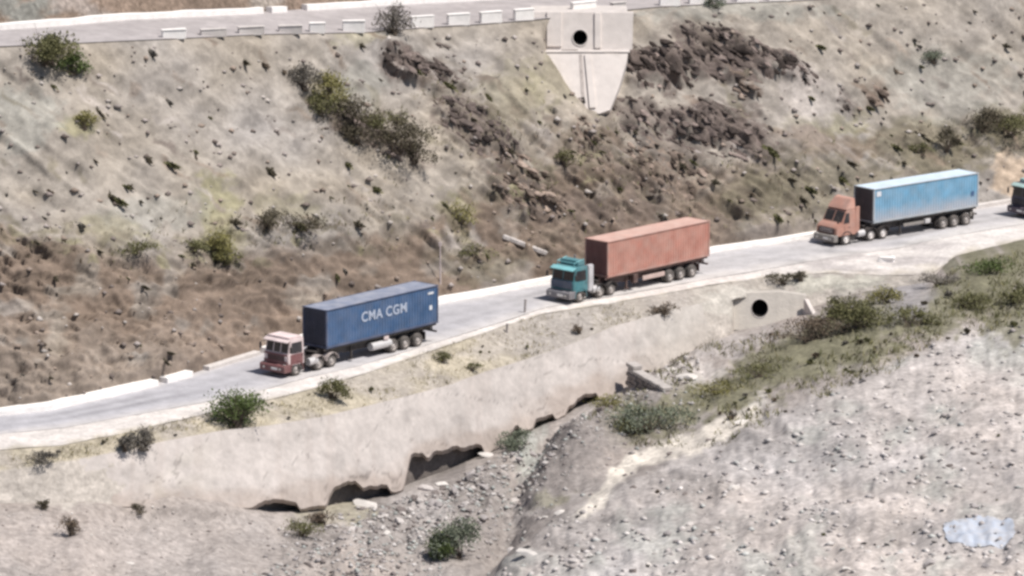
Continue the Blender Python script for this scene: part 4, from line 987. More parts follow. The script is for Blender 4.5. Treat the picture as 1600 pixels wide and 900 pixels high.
bush(210,398,60,20,'olive','hill','low olive scrub on the brow at left',59,400,.17,0,4)
bush(720,350,50,32,'yellow','hill','yellow-green bush above the tail of the leading container',60,600,.18,0,4)
bush(745,405,60,26,'olive','hill','olive scrub on the cut left of the pale ledge',61,450,.18,0,4)

# low growth nobody could count: dry grass and herbs in blades
def grass(name, at, xy, n, h0, h1, pal, seed, label, up=(0,0,1)):
    r = np.random.default_rng(seed); x, y = xy(r, n*5); x, y = x[:n], y[:n]; n = len(x); P = at(x, y)
    k = 3; P = np.repeat(P, k, 0); m_ = n*k
    P = P+np.stack([r.normal(0, .12, m_), r.normal(0, .16, m_), np.zeros(m_)], -1)
    di = r.normal(0, .55, (m_, 3)); di[:, 2] = 1; di /= np.linalg.norm(di, axis=1)[:, None]
    L_ = np.repeat(h0+(h1-h0)*r.random(n)**2, k)*(.6+.6*r.random(m_)); sd_ = np.cross(di, r.normal(0, 1, (m_, 3))); sd_ /= np.linalg.norm(sd_, axis=1)[:, None]; sd_ *= (L_*.16)[:, None]
    V = np.stack([P-sd_*.5-di*.03, P+sd_*.5-di*.03, P+di*L_[:, None]*.6+sd_*.7, P+di*L_[:, None]], 1)
    me = mesh_np(name, V.reshape(-1, 3), np.arange(4*m_).reshape(-1, 4), smooth=False)
    c = np.array(pal)[np.repeat(r.integers(0, len(pal), n), k)]*(.75+.5*r.random((m_, 1))); set_soil(me, np.repeat(c, 4, 0)); me.materials.append(GRAVM)
    tag(obj(name, me), label, 'grass', kind='stuff')
PG = [(.17,.165,.08),(.21,.195,.10),(.12,.125,.055),(.26,.235,.14),(.15,.14,.09)]; PD = [(.34,.30,.19),(.28,.25,.15),(.38,.33,.22),(.22,.20,.12)]
def xy_mound(r, n):
    x = r.uniform(880, 1760, n); y = r.uniform(390, 700, n); yi = np.interp(x, kx, KY[0]); yc = np.interp(x, kx, KY[3])
    k = (y > yi+6) & (y < yc+12) & (r.random(n) < sstep(.36, .60, fbm(x/48, y/26, 0, 4, 161))*sstep(880, 990, x+.6*(y-600)*0)); return x[k], y[k]
grass('mound_grass', near_at, xy_mound, 4200, .12, .55, PG, 21, 'patchy olive herbs covering the green mound beside the stream')
def vg_at(x, y): return at_slope(x, y, prof(x)['G'], A_STRIP)
def xy_verge(r, n):
    x = r.uniform(-60, 1000, n); t_ = r.random(n); y = L_G(x)*(1-t_)+L_H(x)*t_; k = r.random(n) < sstep(.36, .64, fbm(x/60, y/22, 0, 4, 162)); return x[k], y[k]
grass('verge_grass', vg_at, xy_verge, 1900, .08, .34, PD, 22, 'short dry grass on the verge below the lower road')
def xy_belt(r, n):
    x = r.uniform(-60, 1640, n); y = r.uniform(120, 420, n); k = (y < L_E(x)-8) & (y > L_C(x)+20) & (r.random(n) < rubmask(x, y)*sstep(.40, .62, fbm(x/45, y/30, 0, 4, 163))); return x[k], y[k]
grass('slope_grass', hill_at, xy_belt, 3000, .10, .45, [(.15,.14,.08),(.19,.175,.10),(.11,.10,.06),(.16,.125,.09),(.24,.22,.12)], 23, 'thin dry growth in patches over the slope between the roads')

# many small dry tufts: a few shapes, each tuft its own object
TUFT = []
for k, (lk, n) in enumerate((('dark',90),('brown',90),('olive',100),('dark',70),('grey',90),('olive',80))):
    f, st = bush_meshes(.9, .8, .62, n, .30, 500+k, 0, -2, .7); f.materials.append(LEAF[lk]); TUFT.append((f, lk))
TL = dict(dark='small dark dry tuft', brown='small brown dry tuft', olive='small olive green tuft', grey='small grey dry tuft')
def tufts(n, region, zone, where_txt, group, s0, s1, seed):
    r = random.Random(seed); c = 0; tries = 0
    while c < n and tries < 20000:
        tries += 1; q = region(r)
        if q is None: continue
        x, y = q
        if float(fbm(np.array(x/70.), np.array(y/50.), 0, 3, 200+seed)) < .50 and r.random() < .8: continue
        f, lk = TUFT[r.randrange(len(TUFT))]; s = s0+(s1-s0)*r.random()**1.8
        P = where(x, y, zone)
        o = obj('dry_tuft', f, loc=tuple(P), rot=(0,0,r.random()*6.28), scale=(s, s, s*r.uniform(.7,1.1)))
        if zone == 'hill': o.rotation_mode = 'ZYX'; o.rotation_euler = (R(34), 0, R(-38+r.uniform(-20, 20))); o.scale = (s*r.uniform(1.2, 2.2), s*.8, s*.62)
        tag(o, clip16(('tiny' if s < .55 else 'small' if s < .8 else 'bigger')+TL[lk][5:]+(' '+where_txt if where_txt else '')+' '+near_of(LM_H if zone == 'hill' else LM_M, x, y)), 'tuft', group); c += 1
def rg_slope(r):
    x, y = r.uniform(-60, 900), r.uniform(70, 380)
    return (x, y) if L_C(x)+16 < y < L_D(x)+6 else None
def rg_slope_r(r):
    x, y = r.uniform(1230, 1640), r.uniform(10, 190)
    return (x, y) if L_C(x)+12 < y else None
def rg_cut(r):
    x, y = r.uniform(-60, 900), r.uniform(360, 600)
    return (x, y) if L_D(x) < y < L_E(x)-12 else None
def rg_low(r):
    x, y = r.uniform(880, 1600), r.uniform(200, 360)
    return (x, y) if y < L_E(x)-14 and not (1540 < x) else None
def rg_mound(r):
    x, y = r.uniform(940, 1640), r.uniform(420, 660)
    yi = float(np.interp(x, kx, KY[0])); yc = float(np.interp(x, kx, KY[3])); return (x, y) if yi+8 < y < yc+10 else None
def rg_verge(r):
    x = r.uniform(60, 1150); t_ = r.uniform(.1, .9); return (x, float(L_G(x)*(1-t_)+L_H(x)*t_))
def rg_terr(r):
    x, y = r.uniform(-40, 1640), r.uniform(560, 900); yc = float(np.interp(x, kx, KY[3])); return (x, y) if y > yc and x > 750 else None
tufts(70, rg_slope, 'hill', 'on the grey slope', 'tufts on the grey slope', .3, 1.15, 1)
tufts(24, rg_slope_r, 'hill', 'on the smooth slope', 'tufts on the upper right slope', .3, 1.0, 2)
tufts(36, rg_cut, 'hill', '', 'tufts on the brown cut', .25, .8, 3)
tufts(52, rg_low, 'hill', 'on the lower slope', 'tufts above the trucks', .35, 1.2, 4)
tufts(76, rg_mound, 'near', 'on the green mound', 'tufts on the mound', .25, .9, 5)
tufts(20, rg_verge, 'verge', 'on the verge below the lower road', 'tufts on the verge', .2, .55, 6)
tufts(14, rg_terr, 'near', 'on the gravel terrace', 'tufts on the terrace', .2, .6, 7)

# ------------------------------------------------------------------ small roadside things
post_m = mat('post_stone', (.30,.27,.26), .9, .2, 4)
for x, y, h, lab in ((820,488,.95,'thin dark marker post on the road edge left of the teal truck'),(792,517,.5,'short dark marker stone on the road edge left of the teal truck')):
    P = where(x, y, 'road') if x == 820 else where(x, y, 'verge'); mb = MB(); mb.box((0,0,h/2-.1), (.16,.14,h+.2), .03, 1); mb.box((0,0,h+.02), (.2,.18,.1), .03, 1); tag(mb.build('marker_post', post_m, loc=tuple(P), rot=(0,R(4),R(40))), lab, 'post')
P = hill_at(np.array(688.), np.array(446.)); mb = MB(); mb.cyl((0,0,-.3), (0,0,3.1), .07, 8, .05); mb.box((0,0,3.1), (.26,.06,.34), .02); tag(mb.build('roadside_pole', mat('pole_pale', (.52,.44,.42), .8, .15, 4), loc=tuple(P)), 'thin pale pole by the kerb behind the leading blue container', 'pole')
# pale blue plastic sheet caught on the terrace, black scraps beside it
P = near_at(np.array(1528.), np.array(832.)); n = 34
u, v = np.meshgrid(np.linspace(-1, 1, n), np.linspace(-1, 1, n)); rr_ = 1+.35*(fbm(np.arctan2(v, u)*1.3+5, 0*u, 0, 3, 88)-.5)
du_, dv_ = u*np.sqrt(1-v*v/2), v*np.sqrt(1-u*u/2); rr_ = .72+.75*fbm(np.cos(np.arctan2(dv_, du_))*1.6+5, np.sin(np.arctan2(dv_, du_))*1.6+5, 0, 4, 88)
gx, gy = du_*2.5*rr_, dv_*3.4*rr_; px_ = 1528+gx*22; py_ = 832-gy*6.0
base = near_at(px_, py_); z = (ridge(u*1.6, v*1.6, 0, 4, 77)-.45)*.42+.12
z = z*np.clip(1.35-np.maximum(abs(u), abs(v)), .1, 1)
V = base-P; V[..., 2] += z
me = mesh_np('plastic_sheet', V.reshape(-1, 3), grid_faces(n, n), smooth=True); me.materials.append(mat('pale_blue_plastic', (.44,.50,.60), .5, .14, 2, .03, 6, dust=(.46,.43,.41), dustamt=.5))
tag(obj('plastic_sheet', me, loc=tuple(P)), 'crumpled pale blue plastic sheet lying on the gravel at lower right', 'plastic sheet')
blk = mat('black_scrap', (.03,.028,.028), .7, .2, 5)
BS = [rock_mesh('scrap', 700+k, flat=.35) for k in range(3)]
for b in BS: b.materials.append(blk)
for k, (x, y, s, lab) in enumerate(((1449,818,.32,'largest black scrap left of the pale blue plastic sheet'),(1438,830,.2,'small black scrap just below the largest scrap'),(1461,849,.26,'black scrap at the lower left corner of the plastic sheet'),(1474,856,.16,'tiny black scrap below the plastic sheet'),
        (1350,845,.24,'flat black scrap, leftmost of the row on the gravel'),(1368,848,.16,'tiny black scrap in the middle of the row'),(1386,850,.26,'flat black scrap at the right end of the row'),(1472,795,.2,'black scrap above the plastic sheet'),(1556,838,.24,'dark scrap lying on the plastic sheet'),
        (823,857,.5,'black hollow scrap beside the long white slab'),(903,810,.3,'dark rock on the terrace edge beside a pale boulder'))):
    put_stone('scrap', near_at(np.array(float(x)), np.array(float(y)))+np.array([0,0,.2 if x == 1556 else .05]), s, BS[k % 3], lab, 'scrap')
put_stone('boulder', near_at(np.array(875.), np.array(803.)), .55, STONES[3][1], 'rounded pale boulder at the lower edge of the sandy stream bank', 'boulder')
put_stone('boulder', near_at(np.array(1108.), np.array(688.)), .4, STONES[2][2], 'dark boulder on the crest of the near terrace', 'boulder')
put_stone('boulder', near_at(np.array(1048.), np.array(708.)), .38, STONES[2][1], 'dark stone lying on the pale sand strip', 'boulder')
put_stone('boulder', near_at(np.array(990.), np.array(764.)), .34, STONES[2][0], 'dark stone below the pale sand strip', 'boulder')
put_stone('boulder', near_at(np.array(203.), np.array(880.)), .3, STONES[3][0], 'small white stone on the sand at bottom left', 'boulder')

# ------------------------------------------------------------------ trucks
DUST = (.46,.40,.36)
rubber = mat('tyre_rubber', (.035,.033,.032), .9, .2, 6, dust=DUST, dustamt=.22)
rim_m = mat('rim_steel', (.42,.39,.37), .6, .15, 6, dust=DUST, dustamt=.3)
rim_w = mat('rim_white', (.78,.74,.71), .6, .10, 6, dust=DUST, dustamt=.15)
chas = mat('chassis_black', (.030,.026,.026), .7, .2, 5, dust=DUST, dustamt=.10)
chas_b = mat('chassis_brown', (.075,.035,.030), .7, .2, 5, dust=DUST, dustamt=.15)
alu = mat('tank_alloy', (.60,.585,.585), .5, .12, 4, metal=.3, dust=DUST, dustamt=.2)
glass = mat('dark_glass', (.022,.022,.028), .12, .1, 3, spec=.6, dust=DUST, dustamt=.06)
lampm = mat('lamp_glass', (.75,.72,.66), .2, .1, 3, spec=.6)
redl = mat('tail_lamp', (.35,.02,.02), .3, .1, 3)
WR = .52
def tyre_mesh():
    mb = MB(); w = .15; mb.lathe([(.30,-w),(.44,-w-.01),(.50,-w*.8),(WR,-w*.45),(WR,w*.45),(.50,w*.8),(.44,w+.01),(.30,w)], 24)
    return mb.mesh('tyre', True)
TYRE = tyre_mesh(); TYRE.materials.append(rubber)
def rim_mesh(m):
    mb = MB(); mb.lathe([(.31,.15),(.285,.14),(.27,.06),(.16,.045),(.14,.13),(.06,.15),(.001,.15)], 20); mb.lathe([(.31,-.15),(.27,-.12),(.001,-.10)], 20)
    for k in range(8): a = 2*math.pi*k/8; mb.cyl((.205*math.cos(a), .05, .205*math.sin(a)), (.205*math.cos(a), .085, .205*math.sin(a)), .022, 6)
    me = mb.mesh('rim', False); me.materials.append(m); return me
RIM = {'g': rim_mesh(rim_m), 'w': rim_mesh(rim_w)}
def wheel(parent, x, y, rim='g', dual=False):
    s = 1 if y > 0 else -1
    e = empty('wheel', (x, y, WR), (0,0,0 if s > 0 else math.pi)); e.parent = parent
    obj('tyre', TYRE, parent=e)
    if dual: obj('tyre', TYRE, parent=e, loc=(0,-.34,0))
    obj('rim', RIM[rim], parent=e)

CL, CW, CH = 12.19, 2.44, 2.90
def corr(n_per, length, depth, p0=.0):
    """trapezoid corrugation along a length: list of (s, d)"""
    per = length/n_per; out = []
    for k in range(n_per):
        b = p0+k*per; out += [(b, 0), (b+per*.25, 0), (b+per*.42, -depth), (b+per*.78, -depth), (b+per*.97, 0)]
    out.append((p0+length, 0)); return out
def container(label, origin, rz, body, front, roofm, frame_m, marks, zfloor=1.45, dark_front=None):
    e = empty('shipping_container', tuple(origin), (0,0,rz)); e.location.z += zfloor
    tag(e, label, 'container', 'containers on the trucks')
    hw = CW/2
    def panel(name, prof_, fn, m):
        V = []; 
        for s_, d_ in prof_: V += [fn(s_, d_, 0), fn(s_, d_, 1)]
        F = [[2*i, 2*i+2, 2*i+3, 2*i+1] for i in range(len(prof_)-1)]
        me = mesh_np(name, V, F, smooth=False); o = obj(name, me, m, e); o.modifiers.new('thickness', 'SOLIDIFY').thickness = .006; return o
    sp = corr(40, CL-.3, .036, .15)
    panel('side_panel', sp, lambda s_, d_, t_: (-s_, hw-.03+d_, .16+t_*(CH-.28)), body)
    panel('side_panel', sp, lambda s_, d_, t_: (-s_, -(hw-.03+d_), .16+t_*(CH-.28)), body)
    panel('front_panel', corr(9, CW-.3, .036, -CW/2+.15), lambda s_, d_, t_: (-.05+d_, s_, .16+t_*(CH-.28)), front)
    panel('roof', corr(52, CL-.2, .02, .1), lambda s_, d_, t_: (-s_, -hw+.08+t_*(CW-.16), CH-.02+d_), roofm)
    MB().box((-CL/2, 0, .12), (CL-.1, CW-.1, .12)).build('floor', chas, e)
    mb = MB()
    for x in (-.08, -CL+.08):
        for s_ in (-1, 1): mb.box((x, s_*(hw-.08), CH/2), (.155, .155, CH-.34), .015)
    for s_ in (-1, 1):
        mb.box((-CL/2, s_*(hw-.035), .09), (CL-.32, .066, .155), .01); mb.box((-CL/2, s_*(hw-.03), CH-.05), (CL-.32, .058, .075), .01)
    for x in (-.06, -CL+.06): mb.box((x, 0, .09), (.11, CW-.32, .155), .01); mb.box((x, 0, CH-.05), (.11, CW-.32, .085), .01)
    mb.build('frame', frame_m, e)
    cm_ = MB().box((0,0,0), (.178,.162,.118), .012).mesh('corner_casting'); cm_.materials.append(frame_m)
    for x in (-.086, -CL+.086):
        for s_ in (-1, 1):
            for z in (.06, CH-.055): obj('corner_casting', cm_, parent=e, loc=(x, s_*(hw-.078), z))
    for s_ in (-1, 1):
        d_ = MB().box((-CL+.03, s_*.56, CH/2), (.05, 1.08, CH-.36), .01).build('door', body, e)
        for q in (.25, .75): MB().cyl((-CL-.03, s_*1.1*q, .12), (-CL-.03, s_*1.1*q, CH-.12), .02, 6).build('lock_rod', alu, d_)
    for kind, *a in marks:
        if kind == 'text':
            txt, x, z, size, m = a
            cu = bpy.data.curves.new('lettering', 'FONT'); cu.body = txt; cu.size = size; cu.extrude = .004; cu.offset = .022; cu.space_character = 1.08; cu.align_x = 'CENTER'
            to = bpy.data.objects.new('tmp', cu); COL.objects.link(to); dg = bpy.context.evaluated_depsgraph_get(); me = bpy.data.meshes.new_from_object(to.evaluated_get(dg))
            bpy.data.objects.remove(to); me.materials.clear()
            obj('lettering', me, m, e, loc=(x, hw-.018, z), rot=(math.pi/2, 0, math.pi))
        else:
            x, z, w, h, m = a; MB().box((x, hw-.022, z), (w, .012, h)).build('marking', m, e)
    return e

def trailer_and_frame(t, axles, tank_m, gear_x=-3.0, rim='g', skirt=None, cm=chas):
    fr = MB()
    for s_ in (-1, 1): fr.box((-5.9, s_*.48, 1.17), (12.3, .16, .50)); fr.box((-5.9, s_*1.1, 1.37), (12.2, .10, .12))
    for k in range(11): fr.box((-.3-k*1.15, 0, 1.36), (.10, 2.3, .11))
    fr.box((-4.2, 0, .95), (3.6, 1.3, .5), .05); fr.box((-9.0, 0, .95), (4.6, 1.0, .5), .05); fr.box((-1.4, 0, 1.05), (2.2, 1.6, .45), .04)  # boxes added inside the frame to darken the space under the trailer
    fr.build('trailer_frame_fill', cm, t)
    for s_ in (-1, 1):
        MB().box((gear_x, s_*.85, .78), (.16, .14, 1.0), .02).box((gear_x, s_*.85, .22), (.34, .30, .06), .01).box((gear_x-.25, s_*.85, .95), (.5, .06, .08), rot=None).build('landing_leg', cm, t)
    for x in axles:
        ax_ = MB(); ax_.cyl((x, -1.0, WR), (x, 1.0, WR), .07, 8); ax_.box((x, .5, .85), (.9, .09, .14)); ax_.box((x, -.5, .85), (.9, .09, .14)); ax_.build('axle', cm, t)
        for s_ in (-1, 1): wheel(t, x, s_*1.10, rim, True)
    for s_ in (-1, 1): MB().box((axles[-1]-.78, s_*.98, .72), (.03, .56, .62), .005).build('mud_flap', cm, t)
    bb = MB().box((-12.05, 0, .82), (.12, 2.3, .14), .02).box((-12.0, .7, 1.0), (.08, .08, .4)).box((-12.0, -.7, 1.0), (.08, .08, .4)).build('rear_bumper', cm, t)
    for s_ in (-1, 1): MB().box((-12.12, s_*.95, .83), (.04, .3, .1), .01).build('tail_lamp', redl, bb)

def tractor(t, st):
    body, roofm, lower = st['body'], st['roof'], st['lower']
    fx = st['front']; rx = st['rear']; H = st['h']; fw = st['fw']
    ch = MB()
    for s_ in (-1, 1): ch.box((1.25, s_*.42, .92), (5.2, .12, .26))
    ch.box((-.1, 0, 1.18), (1.3, 1.1, .14), .03); ch.box((1.4, 0, .85), (.16, .9, .2)); ch.cyl((fw, -1.0, WR), (fw, 1.0, WR), .07, 8)
    ch.box((rx-.25, 0, 1.0), (.4, 2.0, .5), .05); ch.box((2.4, 0, .8), (1.8, .7, .45))
    ch.build('chassis', chas, t)
    for s_ in (-1, 1):
        wheel(t, fw, s_*1.02, st['rim'])
        for x in st['drive']: wheel(t, x, s_*1.02, st['rim'], True)
    for x in st['drive']: MB().cyl((x, -.95, WR), (x, .95, WR), .09, 8).build('axle', chas, t)
    w = 1.22
    if st['style'] == 'flat':
        prof_ = [(rx, .82), (fx-.02, .82), (fx+.10, 1.05), (fx+.10, 1.55), (fx, 1.72), (fx-.18, H-.16), (fx-.34, H), (rx+.05, H), (rx, H-.08)]
        ws = [(fx+.005, 1.74), (fx-.165, H-.22)]
    else:
        prof_ = [(rx, .80), (fx-.05, .80), (fx+.05, 1.0), (fx-.02, 1.50), (fx-.28, 1.74), (fx-.62, 1.90), (fx-1.12, H-.14), (fx-1.35, H), (rx, H)]
        ws = [(fx-.64, 1.93), (fx-1.10, H-.17)]
    cab = MB().prism(prof_, -w, w, .05, 2, (1.7, .06)).build('cab', body, t, True)
    for po in cab.data.polygons: po.use_smooth = False
    # windscreen: a slab just proud of the sloping front, with two bars
    (xa, za), (xb, zb) = ws; wi = w-.16; tilt = Vector((xb-xa, 0, zb-za)).normalized(); nn_ = Vector((tilt.z, 0, -tilt.x))
    def slab(z0, z1, y0, y1, lift, th):
        L_ = (Vector((xb, 0, zb))-Vector((xa, 0, za))); p0 = Vector((xa, 0, za))+L_*z0; p1 = Vector((xa, 0, za))+L_*z1; mb = MB(); k = []
        for pp in (p0, p1):
            for y in (y0, y1):
                for l in (lift, lift-th): k.append(mb.bm.verts.new(pp+nn_*l+Vector((0, y, 0))))
        fs = [mb.bm.faces.new([k[i] for i in f]) for f in ((0,2,6,4),(1,5,7,3),(0,4,5,1),(2,3,7,6),(0,1,3,2),(4,6,7,5))]; bmesh.ops.recalc_face_normals(mb.bm, faces=fs); return mb
    wsc = slab(.03, .97, -wi, wi, .015, .05).build('windscreen', glass, t)
    for y in st['bars']: slab(.0, 1.0, y-.035, y+.035, .03, .05).build('divider', body, wsc)
    if st['style'] == 'flat':
        # visor, grille, lower panel
        v_ = MB().box((fx+.02, 0, H-.10), (.42, 2*w-.1, .09), .03, 1, Matrix.Rotation(R(8), 3, 'Y')) if False else MB()
        v_.prism([(fx-.22, H-.10), (fx+.16, H-.26), (fx+.19, H-.20), (fx-.22, H+.01)], -w+.02, w-.02, .01).build('sun_visor', roofm, t)
        g = MB().box((fx+.11, 0, 1.32), (.05, 1.7, .44), .02).build('grille', chas, t)
        for k in range(4): MB().box((fx+.145, 0, 1.16+k*.105), (.03, 1.64, .035), .008).build('slat', lower, g)
        wx0, wx1 = rx+.22, fx-.30; wz0, wz1 = 1.72, H-.30
    else:
        g = MB().prism([(fx-.05, 1.12), (fx+.055, 1.05), (fx+.005, 1.48), (fx-.06, 1.48)], -.78, .78).build('grille', chas, t)
        for k in range(4): MB().box((fx+.055-.012*k, 0, 1.14+k*.09), (.03, 1.5, .03), .006).build('slat', alu, g)
        wx0, wx1 = rx+.75, fx-1.08; wz0, wz1 = 1.86, H-.28
    for s_ in (-1, 1):
        # side window leaning with the cab side
        def sy(z): return s_*(w-.06*max(0, z-1.7)+.008)
        mb = MB(); pts = [(wx0, wz0), (wx1+(.28 if st['style'] != 'flat' else .10), wz0), (wx1, wz1), (wx0, wz1)]
        a = [mb.bm.verts.new((x, sy(z), z)) for x, z in pts]; b = [mb.bm.verts.new((x, sy(z)-s_*.03, z)) for x, z in pts]
        fs = [mb.bm.faces.new(a), mb.bm.faces.new(b[::-1])]+[mb.bm.faces.new((a[i], b[i], b[(i+1) % 4], a[(i+1) % 4])) for i in range(4)]; bmesh.ops.recalc_face_normals(mb.bm, faces=fs)
        mb.build('side_window', glass, t)
        d_ = MB().box(((wx0+wx1)/2+.05, s_*(w+.004), 1.28), (wx1-wx0+.25, .025, .74), .01).build('door', st['door'], t)
        MB().box((wx0+.05, s_*(w+.03), 1.5), (.16, .03, .05), .01).build('handle', chas, d_)
        # wheel arch
        mb = MB()
        for k in range(9):
            a0 = math.pi*k/8; mb.box((fw+math.cos(a0)*.64, s_*1.06, WR+math.sin(a0)*.62), (.30, .42, .06), .01, 1, Matrix.Rotation(-(a0-math.pi/2), 3, 'Y'))
        mb.build('wheel_arch', st['arch'], t)
        MB().box((rx+.35, s_*1.08, .55), (.5, .34, .26), .03).build('step', chas, t)
        MB().box((fx+.2, s_*.93, .86), (.08, .32, .2), .03).build('headlight', lampm, t)
        m_ = MB().cyl((fx-.1, s_*(w-.03), H-.4), (fx+.14, s_*(w+.3), H-.42), .02, 6).box((fx+.14, s_*(w+.3), H-.72), (.07, .2, .46), .02).build('mirror', chas, t)
        MB().cyl((.95, s_*1.02, .78), (rx-.55 if rx > 2.2 else 1.7, s_*1.02, .78), .28, 16).build('fuel_tank', alu, t)
    # bumper
    bx = fx+st['bump']; mb = MB(); mb.prism([(fx-.15, .38), (bx-.04, .38), (bx, .48), (bx, .82), (bx-.07, .92), (fx-.15, .98)], -1.25, 1.25, .03, 1); bp = mb.build('bumper', st['bumper'], t)
    MB().box((bx+.012, .25, .64), (.03, .62, .16), .005).build('number_plate', white_paint, bp)
    for s_ in (-1, 1): MB().cyl((bx-.01, s_*.8, .64), (bx+.03, s_*.8, .64), .08, 10).build('fog_lamp', lampm, bp)
    # drive-wheel mudguards
    for s_ in (-1, 1):
        for x in st['drive']:
            mb = MB()
            for k in range(7):
                a0 = math.pi*(.12+.76*k/6); mb.box((x+math.cos(a0)*.62, s_*1.02, WR+math.sin(a0)*.60), (.30, .60, .03), 0, 1, Matrix.Rotation(-(a0-math.pi/2), 3, 'Y'))
            mb.build('mudguard', chas if st['guard'] is None else st['guard'], t)
    for b in st.get('extra', ()): b(t)

def place(pf, pr, fw, ra):
    """truck frame from the ground contacts of the near front wheel and near rear wheel"""
    Pf, Pr = Vector(at_z(np.array(float(pf[0])), np.array(float(pf[1])), 0.0)), Vector(at_z(np.array(float(pr[0])), np.array(float(pr[1])), 0.0))
    h = (Pf-Pr).normalized(); l = Vector((-h.y, h.x, 0)); mid = (Pf+Pr)/2
    o = mid - h*((fw+ra)/2) - l*1.15; o.z = 0.0
    return o, math.atan2(h.y, h.x)

def paint(name, c, dust=.3, rough=.55, d=DUST, var=.20): return mat(name, c, rough, var, 1.1, .0, dust=d, dustamt=dust, spec=.35)
def faded(name, top, low, dust=.3):
    """container paint: fresh under the eave, chalked and dusted towards the sill"""
    m = paint(name, top, dust, .6); nt = m.node_tree; N = nt.nodes; L = nt.links; p_ = N['Principled BSDF']; src = p_.inputs['Base Color'].links[0].from_socket
    tc = N.new('ShaderNodeTexCoord'); sx = N.new('ShaderNodeSeparateXYZ'); L.new(tc.outputs['Object'], sx.inputs[0])
    n_ = N.new('ShaderNodeTexNoise'); n_.inputs['Scale'].default_value = .9; n_.inputs['Detail'].default_value = 6; L.new(tc.outputs['Object'], n_.inputs['Vector'])
    ad = N.new('ShaderNodeMath'); ad.operation = 'MULTIPLY_ADD'; L.new(n_.outputs['Fac'], ad.inputs[0]); ad.inputs[1].default_value = 1.2; L.new(sx.outputs['Z'], ad.inputs[2])
    r_ = N.new('ShaderNodeMapRange'); r_.inputs[1].default_value = 2.0; r_.inputs[2].default_value = .55; r_.inputs[3].default_value = 0; r_.inputs[4].default_value = 1; L.new(ad.outputs[0], r_.inputs[0])
    mx = N.new('ShaderNodeMix'); mx.data_type = 'RGBA'; L.new(r_.outputs[0], mx.inputs[0]); L.new(src, mx.inputs[6]); mx.inputs[7].default_value = (*low, 1); L.new(mx.outputs[2], p_.inputs['Base Color']); return m

letter_w = mat('letter_white', (.46,.51,.62), .6, .2, 3, dust=(.30,.34,.42), dustamt=.25)
mark_w = mat('marking_white', (.70,.72,.76), .6, .15, 3, dust=DUST, dustamt=.2)
# --- leading truck
o, rz = place((460,588), (655,541), 3.15, -9.9)
t1 = empty('truck', tuple(o), (0,0,rz)); tag(t1, 'maroon and white flat-nosed truck leading the convoy, carrying the dark blue container', 'truck', 'container trucks in convoy')
mar = paint('cab_maroon', (.17,.062,.065), .14); pinkw = paint('cab_pinkwhite', (.70,.58,.57), .12); grd = paint('guard_pale', (.40,.35,.34), .4)
def x1(t):
    MB().box((3.15, 0, 2.84), (1.35, 2.2, .10), .04, 2).build('roof_panel', pinkw, t)
    MB().cyl((-4.9, 1.0, .78), (-7.0, 1.0, .78), .30, 16).build('side_tank', alu, t)
    MB().box((-6.45, 1.17, 1.24), (.5, .12, .26), .02).build('tool_box', pinkw, t)
    MB().box((.3, 0, .75), (.4, .9, .5), .05).build('gear_housing', chas, t)
tractor(t1, dict(style='flat', body=pinkw, roof=pinkw, lower=mar, door=mar, arch=mar, bumper=mar, guard=grd, front=3.95, rear=2.35, h=2.80, fw=3.15, drive=(.75,-.6), rim='g', bump=.55, bars=(-.36,.36), extra=(x1,)))
# maroon lower front panel
MB().box((4.09, 0, 1.02), (.05, 2.36, .30), .02).build('front_panel', mar, t1); MB().box((4.07, 0, 1.62), (.05, 2.30, .14), .02).build('scuttle', mar, t1)
trailer_and_frame(t1, (-7.2,-8.5,-9.9), alu)
navy = paint('container_navy', (.042,.105,.225), .10); navy_d = paint('container_navy_front_shade', (.026,.034,.062), .04); navy_r = paint('container_navy_roof', (.15,.185,.27), .50, d=(.42,.42,.46))  # front gets a darker navy, its shade put into the paint
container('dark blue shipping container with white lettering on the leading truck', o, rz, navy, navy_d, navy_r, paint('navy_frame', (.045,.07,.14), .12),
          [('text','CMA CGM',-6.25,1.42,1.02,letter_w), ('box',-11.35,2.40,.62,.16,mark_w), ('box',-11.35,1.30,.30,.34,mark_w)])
# --- second truck
o, rz = place((899,474), (1088,432), 3.1, -10.1)
t2 = empty('truck', tuple(o), (0,0,rz)); tag(t2, 'teal flat-nosed truck second in the convoy, carrying the red container', 'truck', 'container trucks in convoy')
teal = paint('cab_teal', (.045,.20,.235), .15); teal_l = paint('visor_teal', (.18,.50,.54), .15); steel = paint('bumper_grey', (.16,.16,.185), .3); stack_m = paint('stack_grey', (.55,.54,.56), .2)
def x2(t):
    MB().box((3.99, 0, 1.42), (.05, 2.2, .62), .02).build('front_panel', paint('panel_navy', (.045,.075,.13), .15), t)
    MB().box((2.75, 0, 3.02), (.85, 1.9, .42), .06, 2).build('roof_box', teal, t)
    rk = MB()
    for s_ in (-1, 1): rk.cyl((2.4, s_*.9, 3.3), (3.5, s_*.9, 3.1), .03, 6); rk.cyl((3.5, s_*.9, 2.75), (3.5, s_*.9, 3.1), .03, 6)
    rk.cyl((3.5, -.9, 3.1), (3.5, .9, 3.1), .03, 6); rk.build('roof_rack', teal_l, t)
    MB().box((1.85, 1.0, 1.75), (.62, .36, 2.1), .06, 2).build('air_intake', stack_m, t)
    MB().cyl((1.6, -.8, .9), (1.6, -.8, 3.3), .09, 10).build('exhaust_stack', steel, t)
    MB().box((-5.6, 1.05, .80), (2.6, .12, .34), .02).build('side_guard', paint('guard_pink', (.55,.40,.36), .3), t)
    MB().box((-3.3, 1.05, .95), (.5, .4, .7), .03).build('tool_box', chas_b, t)
